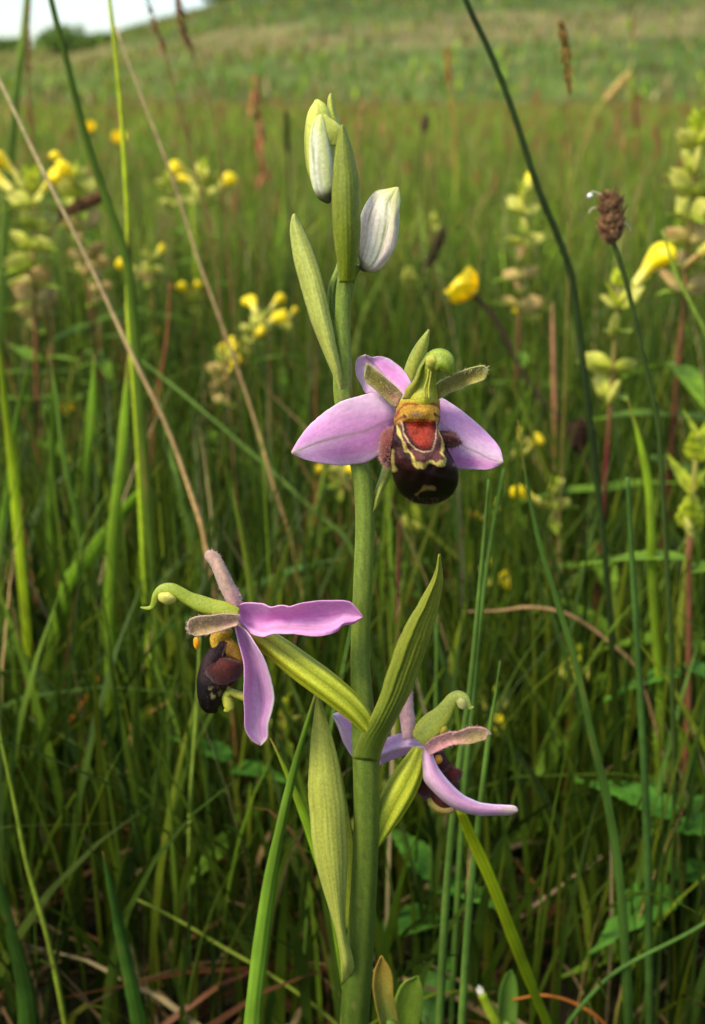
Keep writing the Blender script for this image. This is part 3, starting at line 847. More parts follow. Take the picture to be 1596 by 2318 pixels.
lip2 = loft('lip', LL((600, 640), (570, 720), (545, 800), (530, 880), (515, 960), (510, 1030), (520, 1080), (545, 1118)), [12, 23, 32, 36, 33, 28, 22, 5], Y2 + 0.0004, prof_col, M_lip, f2, dr=1.1, nt=80, nr=60)
sl2 = body('side_lobe', blob(*lf(600, 850), 42, 30, -0.35, Y2 - 0.0012, 0.0014, 0.06), lambda U, V: mixc(lin(64, 24, 23), lin(92, 42, 36), 0.5 + 0.5 * np.sin(3 * V)), M_fuzzp, f2)
fuzz('hair', [sl2, lip2], 1600, 0.0005, 0.00005, lin(76, 36, 31), f2, 13)
loft('appendage', LL((745, 1022), (690, 1003), (640, 985), (612, 1010), (625, 1055), (632, 1090), (600, 1112)), [10, 9, 8, 10, 12, 11, 3], Y2 - 0.0004, lin(176, 176, 62), M_stem, f2, nt=30, nr=16)

# --- the low flower turned away, half hidden by the stem
def rf(x, y):
    return 663 + 0.3421 * x, 1560 + 0.3421 * y


def RR(*pts):
    return [rf(*p) for p in pts]


f3 = empty('flower', at(*rf(870, 390), Y0 + 0.002), orchid)
f3['label'] = 'open flower turned away, low on the stem beside a ribbed ovary'
Y3 = Y0 + 0.0022
loft('ovary', [(846, 1915), (866, 1868), (888, 1822), (912, 1778), (934, 1735), (952, 1690)], [10, 24, 32, 33, 27, 14], [Y0 + 0.0006, Y0 + 0.0012, Y0 + 0.0018, Y3, Y3, Y3], OV, M_stem, f3, dr=0.8, nt=50, nr=60,
     rad=lambda T, P: 1 + 0.06 * np.cos(P * 6 + 0.8))
ribbon('sepal', RR((890, 420), (850, 424), (780, 428), (720, 440), (640, 472), (560, 512), (450, 500), (340, 360), (300, 250), (262, 172)),
       RR((880, 350), (820, 312), (740, 292), (680, 296), (620, 318), (560, 320), (470, 300), (380, 190), (310, 150), (266, 166)),
       lambda T, S: cupY(Y3 + 0.0006, 0.0, 0.0035, 0.0045, 0.0010, wave=0.0003)(T, S) - 0.0008 * np.exp(-((S - 0.42) / 0.12) ** 2),
       petalcol(main=lin(227, 180, 215), light=lin(238, 205, 224), deep=lin(214, 155, 205), veinpos=0.45, vein=lin(216, 170, 198), tipc=lin(206, 196, 206), seed=3), M_petal, f3, nt=56, ns=25,
       label='lilac sepal passing behind the stem')
ribbon('sepal', RR((868, 380), (858, 440), (860, 520), (868, 600), (918, 664), (1000, 742), (1100, 802), (1240, 836), (1360, 832), (1440, 830), (1486, 808)),
       RR((900, 380), (924, 432), (945, 480), (965, 524), (1042, 620), (1132, 700), (1232, 745), (1320, 760), (1400, 765), (1470, 772), (1490, 800)),
       lambda T, S: cupY(Y3 - 0.0012, 0.0, -0.0026, -0.0030, 0.0012)(T, S) + 0.0006 * np.clip((0.2 - S) / 0.2, 0, 1),
       lambda T, S: mixc(mixc(petalcol(main=lin(216, 166, 198), light=lin(227, 186, 210), deep=lin(204, 148, 189), veinpos=0.5, vein=lin(196, 139, 171), tipc=lin(206, 200, 150), tiplen=0.2, seed=5)(T, S),
                              lin(240, 220, 244), np.clip((S - 0.82) / 0.18, 0, 1)), lin(196, 176, 170), np.clip((0.2 - S) / 0.2, 0, 1)), M_petal, f3, nt=56, ns=25)
p3a = ribbon('petal', RR((736, 330), (722, 240), (712, 160), (722, 80), (760, 0), (776, -30)), RR((800, 315), (800, 240), (798, 160), (788, 80), (782, 0), (780, -30)), cupY(Y3 - 0.0004, 0, 0.001, 0.002, 0.0009),
             lambda T, S: mixc(lin(214, 166, 176), lin(200, 160, 152), T), M_fuzzp, f3, nt=30, ns=11, thick=0.0004)
p3b = ribbon('petal', RR((868, 372), (930, 318), (1030, 288), (1110, 266), (1180, 250), (1250, 250), (1284, 265), (1292, 290)), RR((900, 440), (940, 418), (1030, 374), (1110, 362), (1180, 358), (1250, 342), (1282, 325), (1292, 296)),
             cupY(Y3 - 0.0022, 0, -0.0016, -0.0026, -0.0007), lambda T, S: mixc(mixc(lin(206, 146, 146), lin(160, 140, 90), (T - 0.3) / 0.4), lin(196, 136, 130), np.clip(0.3 - S, 0, 1) * 3), M_fuzzp, f3, nt=34, ns=13)
fuzz('hair', [p3a, p3b], 1400, 0.00045, 0.00005, lin(222, 186, 170), f3, 17)
loft('hood', RR((840, 330), (880, 280), (930, 225), (985, 165), (1025, 105), (1060, 60), (1100, 45), (1138, 65), (1155, 98), (1172, 118), (1197, 116)), [22, 28, 27, 21, 16, 14, 13, 11, 8, 6, 1.5], Y3 - 0.0012,
     lambda T, P: mixc(mixc(lin(166, 170, 73), lin(174, 178, 60), T / 0.3), lin(186, 190, 80), (T - 0.4) / 0.4) * (1 + 0.07 * np.sin(P * 4))[..., None], M_stem, f3, dr=0.75, nt=56, nr=24)
body('throat', blob(*rf(985, 275), 13, 18, 0.35, Y3 - 0.0012, 0.0012, 0.05), lin(206, 186, 60), M_bud, f3)
body('anther', blob(*rf(1116, 92), 11, 14, -0.3, Y3 - 0.0017, 0.0006, 0.06), lin(206, 200, 120), M_bud, f3)
body('pollinium', blob(*rf(964, 462), 9, 10, 0.2, Y3 - 0.001, 0.0006, 0.06), lin(226, 156, 44), M_bud, f3)
loft('lip', RR((960, 400), (975, 480), (985, 560), (990, 640), (985, 720), (960, 780), (930, 800)), [10, 20, 32, 38, 36, 24, 6], Y3 + 0.0034,
     lambda T, P: mixc(lin(74, 28, 26), lin(150, 140, 60), (T - 0.78) / 0.15), M_lip, f3, dr=1.0, nt=40, nr=30)
s3 = body('side_lobe', blob(*rf(1048, 566), 24, 18, -0.3, Y3 + 0.0012, 0.0012, 0.09), lambda U, V: mixc(lin(104, 36, 30), lin(80, 26, 24), 0.5 + 0.5 * np.sin(2 * V)), M_fuzzp, f3)
s4 = body('side_lobe', blob(*rf(895, 650), 28, 26, 0.3, Y3 + 0.0024, 0.0012, 0.06), lin(80, 30, 26), M_fuzzp, f3)
fuzz('hair', [s3, s4], 700, 0.0004, 0.00005, lin(150, 84, 66), f3, 19)
loft('appendage', RR((900, 720), (930, 760), (1010, 790), (1060, 780), (1100, 680)), [6, 11, 12, 9, 5], Y3 + 0.0018, lambda T, P: mixc(lin(166, 150, 64), lin(130, 84, 60), T), M_stem, f3, nt=26, nr=14)

# ================================================================= MEADOW PLANTS
def to_ground(P, bend=0.25):
    """Extend a world polyline from its last point down to the soil."""
    P = [np.asarray(p, float) for p in P]
    last = P[-1]
    if last[2] <= 0.002:
        return P
    d = P[-1] - P[-2]; d = d / (np.linalg.norm(d) + 1e-9)
    h = last[2]
    k = h * bend
    mid = last + np.array([d[0] * k, d[1] * k * 0.3, -h * 0.55])
    end = np.array([mid[0] + d[0] * k * 0.4, mid[1] + d[1] * 0.1 * k, -0.002])
    return P + [mid, end]


def world_pts(pts, Y):
    pts = np.asarray(pts, float)
    Yv = np.full(len(pts), Y) if np.ndim(Y) == 0 else np.interp(np.linspace(0, 1, len(pts)), np.linspace(0, 1, len(Y)), Y)
    return [at(p[0], p[1], y) for p, y in zip(pts, Yv)]


def wtube(P, R, nt, nr=8, ridge=0.0):
    t = np.linspace(0, 1, nt)
    c = spline(P, t)
    r = np.interp(t, np.linspace(0, 1, len(R)), R)
    T = np.gradient(c, axis=0); T /= np.linalg.norm(T, axis=1)[:, None] + 1e-12
    ref = np.array([0.31, 0.95, 0.05])
    a = np.cross(T, ref); a /= np.linalg.norm(a, axis=1)[:, None] + 1e-9
    b = np.cross(T, a)
    ph = np.linspace(0, 2 * np.pi, nr, endpoint=False)
    k = (1 + ridge * np.cos(ph * 3))[None, :, None]
    V = c[:, None, :] + r[:, None, None] * k * (a[:, None, :] * np.cos(ph)[None, :, None] + b[:, None, :] * np.sin(ph)[None, :, None])
    F = [tuple(f) for f in grid_faces(nt, nr, True)]
    F.append(tuple(range(nr - 1, -1, -1))); F.append(tuple((nt - 1) * nr + np.arange(nr)))
    return V.reshape(-1, 3), F, np.repeat(t, nr)


def shoot(name, label, pts, w, Y, col, cat='grass', col2=None, fold=0.35, tip=True, group=None, face=0.0, ground_it=True):
    """One leaf of grass: a V-folded, tapering blade that grows from the soil. pts run tip to base, w in survey units."""
    P = world_pts(pts, Y)
    n0 = len(P)
    _, _, dep = proj(np.array(P))
    wm = np.interp(np.linspace(0, 1, n0), np.linspace(0, 1, len(w)), w) * dep / FPX * 0.86
    if ground_it:
        P = to_ground(P)
    P = np.array(P)
    wm = np.concatenate([wm, [wm[-1] * 0.9, wm[-1] * 0.6][: len(P) - n0]])
    nt = 44
    t = np.linspace(0, 1, nt)
    seg = np.linalg.norm(np.diff(P, axis=0), axis=1); u = np.concatenate([[0], np.cumsum(seg)]); u /= u[-1]
    c = spline_u(P, u, t); wv = np.interp(t, u, wm) * (1 + 0.05 * np.sin(t * 23 + len(label)) + 0.03 * np.sin(t * 61))
    if tip:
        wv = wv * np.clip(t / 0.10, 0.03, 1) ** 0.6
    T = np.gradient(c, axis=0); T /= np.linalg.norm(T, axis=1)[:, None]
    view = c - np.array([0, 0, CAM_Z]); view /= np.linalg.norm(view, axis=1)[:, None]
    lat = np.cross(T, view); lat /= np.linalg.norm(lat, axis=1)[:, None]
    nrm = np.cross(lat, T)
    ang = face + 0.5 * np.sin(t * 4 + len(label))
    lat2 = lat * np.cos(ang)[:, None] + nrm * np.sin(ang)[:, None]
    nr2 = np.cross(lat2, T)
    s = np.linspace(-1, 1, 7)
    V = c[:, None, :] + wv[:, None, None] * 0.5 * (lat2[:, None, :] * s[None, :, None] + nr2[:, None, :] * (fold * np.abs(s))[None, :, None])
    S, Tm = np.meshgrid(s, t)
    C = mixc(np.asarray(col), np.asarray(col2 if col2 is not None else col), Tm)
    rs = np.random.default_rng(len(label) * 13 + int(pts[0][0]) + 5000)
    C = C * (1 + 0.16 * np.cos(S * 9))[..., None] * (1 + 0.10 * np.sin(Tm * 17 + len(label)))[..., None]
    C = C * (1 + np.repeat(np.cumsum(rs.normal(0, 0.035, nt))[:, None], 7, 1) + rs.normal(0, 0.05, (nt, 7)))[..., None]
    C = mixc(C, lin(150, 120, 60), np.clip(1 - Tm / rs.uniform(0.02, 0.07), 0, 1) * (1 if tip else 0))
    for _ in range(3):
        C = mixc(C, lin(140, 116, 56), 0.5 * np.exp(-((Tm - rs.uniform(0, 0.8)) / 0.012) ** 2 - ((S - rs.uniform(-1, 1)) / 0.4) ** 2))
    C = np.clip(C, 0.004, 1)
    o = obj(name, V.reshape(-1, 3), grid_faces(nt, 7), C.reshape(-1, 3), M_grass, None, 0.00012)
    return tag(o, label, cat, group)


def stalk(name, label, pts, r, Y, col, cat='grass', col2=None, mat=None, parent=None, ground_it=True, nodes=(), group=None, bend=0.25, nr=8):
    """A round stalk with joints, from its tip down to the soil; r in survey units."""
    P = world_pts(pts, Y)
    n0 = len(P)
    _, _, dep = proj(np.array(P))
    rm = np.interp(np.linspace(0, 1, n0), np.linspace(0, 1, len(r)), r) * dep / FPX
    if ground_it:
        P = to_ground(P, bend)
    rm = np.concatenate([rm, [rm[-1]] * (len(P) - n0)])
    P = np.array(P)
    seg = np.linalg.norm(np.diff(P, axis=0), axis=1); u = np.concatenate([[0], np.cumsum(seg)]); u /= u[-1]
    nt = 60
    t = np.linspace(0, 1, nt)
    c = spline_u(P, u, t)
    rv = np.interp(t, u, rm)
    for nd in nodes:
        rv = rv * (1 + 0.5 * np.exp(-((t - nd) / 0.012) ** 2))
    V, F, tt = wtube(c, rv, nt, nr, 0.04)
    C = mixc(np.asarray(col), np.asarray(col2 if col2 is not None else col), tt) * (1 + 0.15 * np.sin(tt * 31 + len(str(label))))[..., None]
    for nd in nodes:
        C = mixc(C, lin(92, 60, 40), np.exp(-((tt - nd) / 0.012) ** 2))
    o = obj(name, V, F, C, mat or M_stalk, parent)
    if parent is None:
        tag(o, label, cat, group)
    return o


# ---- shared pieces for the flowering meadow plants (unit: metres)
def toothed(length, width, teeth=6, droop=0.2, ns=5, nt=None):
    nt = nt or teeth * 4 + 1
    t = np.linspace(0, 1, nt)
    prof = np.sin(np.pi * np.clip(t, 0, 1) ** 0.6) ** 0.8 * (1 - t) ** 0.25
    saw = 1 + 0.22 * (1 - np.abs(((t * teeth) % 1.0) * 2 - 1))
    w = width * 0.5 * prof * saw
    s = np.linspace(-1, 1, ns)
    S, T = np.meshgrid(s, t)
    X = S * w[:, None]; Yv = T * length * (1 - 0.08 * np.abs(S)); Z = -droop * length * T ** 2 + 0.18 * np.abs(X) + 0.04 * width * np.cos(T * 20) * (1 - np.abs(S))
    return np.stack([X, Yv, Z], -1).reshape(-1, 3), grid_faces(nt, ns), T.ravel(), S.ravel()


def leaf_mesh(name, length, width, c0, c1, teeth=6, droop=0.2):
    V, F, T, S = toothed(length, width, teeth, droop)
    C = mixc(c0, c1, T) * (1 - 0.25 * np.exp(-(S / 0.2) ** 2))[..., None]
    me = mesh_data(name, V, F, C); me.materials.append(M_rattle)
    return me


def calyx_mesh(name, c0, c1):
    nu, nv = 15, 16
    u = np.linspace(0, 1, nu); v = np.linspace(0, 2 * np.pi, nv, endpoint=False)
    U, Vv = np.meshgrid(u, v, indexing='ij')
    r = 0.0050 * np.sin(np.pi * np.clip(U * 0.93 + 0.03, 0, 1)) ** 0.7 * (1 - 0.25 * U)
    Z = np.cos(Vv) * r; X = np.sin(Vv) * r * 0.30
    Yv = U * 0.0115 + 0.0012 * np.cos(2 * Vv) * np.clip(U - 0.85, 0, 1) / 0.15
    V = np.stack([X, Yv, Z], -1).reshape(-1, 3)
    C = mixc(c0, c1, U.ravel()) * (1 - 0.18 * np.cos(Vv.ravel() * 6) ** 6)[..., None]
    me = mesh_data(name, V, grid_faces(nu, nv, True), C); me.materials.append(M_rattle)
    return me


def corolla_mesh(name, c0, c1):
    nu, nv = 18, 14
    u = np.linspace(0, 1, nu); v = np.linspace(0, 2 * np.pi, nv, endpoint=False)
    U, Vv = np.meshgrid(u, v, indexing='ij')
    r = np.interp(U, [0, .3, .5, .75, .9, 1], [.0016, .0018, .0026, .0034, .0028, .0006])
    yc = 0.009 + U * 0.0145; zc = 0.0004 + 0.0028 * U - 0.0052 * np.clip(U - 0.55, 0, 1) ** 1.4
    # hooded upper lip and a flat lower lip
    low = np.clip(-np.cos(Vv), 0, 1)
    X = np.sin(Vv) * r * (0.75 + 0.5 * low * np.clip(U - 0.5, 0, 1))
    Z = zc + np.cos(Vv) * r * (1.15 - 0.5 * low) - 0.0034 * low * np.clip(U - 0.5, 0, 1) * 2 * (1 - 0.6 * np.clip(U - 0.8, 0, 1) / 0.2)
    V = np.stack([X, yc + 0 * X, Z], -1).reshape(-1, 3)
    C = mixc(c0, c1, np.clip((U.ravel() - 0.15) / 0.4, 0, 1))
    me = mesh_data(name, V, grid_faces(nu, nv, True), C); me.materials.append(M_yellow)
    return me


ME_calyx = calyx_mesh('calyx', lin(192, 196, 62), lin(216, 210, 104))
ME_calyx_old = calyx_mesh('calyx_faded', lin(206, 190, 110), lin(214, 176, 110))
ME_corolla = corolla_mesh('corolla', lin(236, 226, 110), lin(255, 230, 24))
ME_bract = leaf_mesh('bract_toothed', 0.0145, 0.0066, lin(158, 176, 58), lin(150, 178, 44), 6, 0.12)
ME_bud = leaf_mesh('bract_young', 0.012, 0.006, lin(204, 208, 59), lin(184, 200, 40), 5, -0.1)
ME_leaf = leaf_mesh('leaf_toothed', 0.030, 0.0075, lin(107, 142, 35), lin(124, 160, 36), 11, 0.18)
ME_leaf2 = leaf_mesh('leaf_broad', 0.026, 0.010, lin(75, 128, 40), lin(97, 150, 44), 9, 0.3)


def piece(name, me, parent, loc, az, el, sc, roll=0.0):
    """A shared mesh placed on a plant: it points out along azimuth az, raised by el."""
    o = bpy.data.objects.new(name, me)
    COL.objects.link(o)
    o.parent = parent
    M = Matrix.Translation(Vector(loc)) @ Matrix.Rotation(az, 4, 'Z') @ Matrix.Rotation(el, 4, 'X') @ Matrix.Rotation(roll, 4, 'Y') @ Matrix.Diagonal((sc, sc, sc, 1))
    o.matrix_basis = M
    return o


def rattle(label, top, Y, whorls, sc, bloom=(), lean=(0.0, 0.0), az=0.4, old=99, spacing=0.0072, leaves=3, stemc=None, young=2, bend=0.0, seed=0, group='yellow rattle in flower among the grass'):
    """A yellow rattle: a stem with toothed leaf pairs, flat pale calyces and hooded yellow flowers."""
    r = random.Random(seed + int(top[0]) * 7 + int(top[1]))
    T = at(top[0], top[1], Y)
    base = np.array([T[0] + lean[0], T[1] + lean[1], 0.0])
    root = empty('yellow_rattle', base)
    tag(root, label, 'wildflower', group)
    k = np.linspace(0, 1, 7)
    pts = np.array([T + (base - T) * q + np.array([bend * math.sin(q * math.pi), 0, 0]) for q in k])
    sm = wtube(pts, [0.0005 * sc, 0.0010 * sc, 0.0013 * sc], 40, 7)
    stem_c = stemc if stemc is not None else lin(112, 70, 44)
    obj('stem', sm[0], sm[1], mixc(lin(150, 140, 70), stem_c, np.clip(sm[2] * 3, 0, 1)), M_stalk, root)
    H = np.linalg.norm(T - base)

    def on(d):
        q = min(d / H, 1.0)
        return T + (base - T) * q + np.array([bend * math.sin(q * math.pi), 0, 0]) - base
    sc = sc * 0.9
    d = 0.001
    for i in range(whorls):
        p = on(d)
        s = sc * (0.55 + 0.45 * min(1, (i + 1) / 3.0))
        for j in range(2):
            a = az + i * math.pi / 2 + j * math.pi + r.uniform(-.25, .25)
            if i < young:
                piece('bract', ME_bud, root, p, a, r.uniform(0.7, 1.1), s)
            else:
                piece('bract', ME_bract, root, p, a + 0.1, r.uniform(-0.15, 0.4), s * r.uniform(0.8, 1.15))
            if i >= young - 1:
                me = ME_calyx_old if i >= old else ME_calyx
                cal = piece('calyx', me, root, p, a + r.uniform(-.35, .35), r.uniform(0.15, 0.75), s * r.uniform(0.65, 1.05), r.uniform(-1.0, 1.0))
                if (i, j) in bloom:
                    piece('corolla', ME_corolla, cal, (0, -0.002, 0), 0, 0.1, 1.35)
        d += spacing * sc * (0.6 + 0.4 * min(1, i / 2)) * r.uniform(0.85, 1.15)
    for i in range(leaves):
        d += spacing * sc * 2.2
        if d > H * 0.93:
            break
        p = on(d)
        for j in range(2):
            piece('leaf', ME_leaf, root, p, az + (whorls + i) * math.pi / 2 + j * math.pi + r.uniform(-.3, .3), r.uniform(-0.3, 0.35), sc)
    return root


# ---- yellow rattle, as found around the orchid
rattle('tall pale yellow rattle with one golden flower, beside a leaning dry straw', (72, 400), 0.46, 8, 1.05, bloom=((1, 0), (2, 0), (2, 1)), az=0.9, lean=(-0.01, 0), old=6, seed=1)
rattle('yellow rattle topped by two golden flowers behind a leaning dry straw', (165, 392), 0.52, 8, 1.0, bloom=((0, 0), (1, 0), (1, 1)), az=2.1, lean=(0.012, 0), old=4, young=1, seed=2)
rattle('yellow rattle with two golden flowers stacked on one side', (460, 372), 0.66, 5, 0.85, bloom=((2, 0), (3, 1), (4, 0)), az=-0.9, old=9, seed=3)
rattle('small pale yellow rattle showing no open flower', (383, 385), 0.74, 5, 0.8, az=1.9, old=9, seed=4)
rattle('short yellow rattle with a single golden flower and beige pods', (335, 590), 0.62, 4, 0.7, bloom=((2, 0),), az=-1.5, old=2, seed=5)
rattle('leaning yellow rattle with a chain of yellow flowers and beige pods', (600, 712), 0.50, 9, 0.75, bloom=((0, 0), (1, 0), (2, 1), (3, 0), (4, 1), (5, 0)), az=-1.1, lean=(-0.075, 0.0), old=5, young=0, spacing=0.0075, seed=6)
rattle('yellow rattle flowering behind the tall orchid buds, two bright yellow flowers at its tip', (648, 722), 0.52, 2, 0.62, bloom=((0, 0), (1, 0)), az=-1.3, lean=(-0.01, 0), young=0, leaves=2, seed=7)
rattle('tall pale yellow rattle column beside the dark slanting stalk', (1188, 425), 0.52, 9, 0.95, bloom=((0, 1), (1, 1)), az=1.4, old=5, seed=8)
rattle('sturdy yellow rattle with one large golden flower and green pods on a reddish stem', (1400, 640), 0.36, 5, 1.0, bloom=((1, 0),), az=3.14, old=9, seed=9, stemc=lin(96, 40, 36), spacing=0.0105)
rattle('tall yellow rattle with large pale green pods at the edge of the meadow', (1580, 290), 0.38, 8, 1.15, bloom=((6, 0),), az=0.2, old=5, seed=10)
rattle('budding yellow rattle with bright toothed leaves spreading widely', (1580, 985), 0.30, 4, 1.25, az=1.1, young=4, leaves=4, stemc=lin(126, 130, 40), spacing=0.009, seed=11)
rattle('young yellow rattle with one yellow flower at the foot of a brown stick', (1256, 1090), 0.36, 4, 0.75, bloom=((2, 0),), az=-1.8, young=2, seed=12)
rattle('yellow rattle flowering low between two upright rushes', (1056, 1285), 0.38, 4, 0.7, bloom=((1, 0), (2, 1)), az=-2.2, young=2, seed=13)
rattle('young yellow rattle shoot with pointed leaves and no flower beside a long blade', (1300, 1470), 0.30, 3, 0.85, az=0.6, young=3, stemc=lin(120, 60, 40), seed=14)
rattle('slim young yellow rattle with a yellow bud near a lone rush tip', (1112, 1560), 0.30, 4, 0.62, bloom=((3, 0),), az=-1.6, young=3, seed=15)
rattle('yellow rattle with yellow flower heads deep among the green blades', (152, 1325), 0.40, 4, 0.72, bloom=((1, 0), (2, 0), (2, 1)), az=-1.9, young=1, seed=16)
rattle('low yellow rattle with an orange yellow flower behind the broad clasping bract', (640, 1590), 0.28, 4, 0.66, bloom=((3, 0),), az=-1.4, young=3, seed=17)
rattle('tiny yellow rattle with a yellow flower below the tall pale column', (1196, 690), 0.62, 3, 0.62, bloom=((2, 0),), az=-1.2, young=1, seed=18)
rattle('slender yellow rattle with yellow flowers by the tip of a purple sepal', (1178, 1000), 0.42, 4, 0.5, bloom=((0, 0), (1, 0), (2, 1)), az=-1.5, young=0, seed=19)
rattle('small yellow rattle flowering under the tip of a purple sepal', (1122, 1150), 0.40, 3, 0.55, bloom=((1, 0), (2, 0)), az=-1.2, young=1, seed=20)
rattle('yellow rattle glimpsed past the stem under the orchid flower', (770, 1055), 0.40, 4, 0.55, bloom=((0, 0), (1, 1), (2, 0)), az=-1.4, young=0, seed=21)
rattle('small yellow green rattle behind the plump white bud', (985, 490), 0.72, 3, 0.6, az=0.3, young=1, seed=22)
rattle('green budding rattle just below the dark lip of the facing flower', (938, 1150), 0.36, 3, 0.6, az=0.8, young=3, seed=23)


rattle('beige podded rattle with one yellow flower under the leaning flower chain', (508, 800), 0.47, 6, 0.72, bloom=((1, 1), (3, 0)), az=-0.9, old=2, young=1, spacing=0.0062, lean=(-0.006, 0), seed=31)
rattle('pale green rattle without flowers low behind the tall golden one', (64, 560), 0.50, 7, 0.9, az=0.5, old=5, young=1, seed=32)
rattle('beige podded rattle behind the leaning dry straw', (214, 560), 0.54, 6, 0.8, az=1.2, old=1, young=1, seed=33)
rattle('pale rattle cluster with lemon flowers behind the bright jointed stalk', (340, 575), 0.58, 4, 0.7, bloom=((1, 0),), az=-1.8, old=3, young=1, seed=34)
rattle('small rattle with yellow flowers between the two leaning straws', (440, 660), 0.66, 4, 0.6, bloom=((1, 1), (2, 0)), az=-1.2, old=9, young=1, seed=35)
rattle('faint green rattle between the buttercup and the white bud', (925, 610), 0.7, 4, 0.6, az=0.9, old=9, young=1, seed=36)


# ---- buttercups
def petal_mesh():
    nt, ns = 9, 7
    t = np.linspace(0, 1, nt); s = np.linspace(-1, 1, ns)
    S, T = np.meshgrid(s, t)
    w = 0.0065 * np.sin(np.pi * np.clip(T * 0.82 + 0.06, 0, 1)) ** 0.7
    X = S * w; Yv = T * 0.0115 * (1 - 0.06 * S ** 2); Z = 0.0065 * T ** 2 + 0.12 * np.abs(X) * S ** 2
    me = mesh_data('buttercup_petal', np.stack([X, Yv, Z], -1).reshape(-1, 3), grid_faces(nt, ns), mixc(lin(250, 212, 14), lin(255, 226, 24), T.ravel()))
    me.materials.append(M_yellow)
    return me


ME_petal = petal_mesh()


def centre_mesh():
    u = np.linspace(0, np.pi / 2, 6); v = np.linspace(0, 2 * np.pi, 12, endpoint=False)
    U, Vv = np.meshgrid(u, v, indexing='ij')
    r = 0.003 * (1 + 0.15 * np.sin(6 * Vv))
    me = mesh_data('centre', np.stack([r * np.sin(U) * np.cos(Vv), r * np.sin(U) * np.sin(Vv), 0.0045 * np.cos(U)], -1).reshape(-1, 3), grid_faces(6, 12, True), lin(200, 180, 40))
    me.materials.append(M_yellow)
    return me


ME_centre = centre_mesh()


def buttercup(label, pt, Y, sc, tilt, pts=None, col=None, r=(4, 5), az=0.0):
    T = at(pt[0], pt[1], Y)
    P = world_pts(pts, Y) if pts else [T, T + np.array([0.004, 0.0, -0.05])]
    P[0] = T
    W = to_ground(P)
    base = np.array([W[-1][0], W[-1][1], 0.0])
    root = empty('buttercup', base)
    tag(root, label, 'wildflower', 'buttercups in the meadow')
    d = proj(T)[2]
    V, F, tt = wtube(np.array(W), [r[0] * d / FPX, r[1] * d / FPX], 50, 7)
    obj('stem', V, F, np.asarray(col if col is not None else lin(107, 120, 40)), M_stalk, root)
    hd = empty('flower', T, root)
    hd.rotation_euler = (tilt[0], tilt[1], az)
    for i in range(5):
        piece('petal', ME_petal, hd, (0, 0, 0), i * 2 * math.pi / 5 + 0.2, 0.35 + 0.1 * math.sin(i * 2.3), sc)
    piece('centre', ME_centre, hd, (0, 0, 0), 0, 0, sc)
    return root


buttercup('golden buttercup nodding on a dark slanting stalk', (1072, 668), 0.44, 0.80, (-0.1, -0.85), [(1072, 668), (1120, 720), (1200, 872), (1310, 1000)], lin(66, 48, 36), (5, 7))
buttercup('small buttercup touching a bright green grass stalk', (268, 322), 0.80, 0.55, (0.6, 0.2))
buttercup('tiny buttercup low among upright green blades', (152, 930), 0.52, 0.42, (0.9, 0.3))
buttercup('tiny buttercup beside a reddish thin stalk', (358, 760), 0.62, 0.3, (0.8, -0.2))
buttercup('small orange yellow buttercup in the dark turf near a thin green stalk', (1478, 2290), 0.27, 0.5, (0.9, 0.4))
buttercup('pale distant buttercup above the rattle flowers', (206, 292), 1.4, 0.7, (0.9, 0.0))


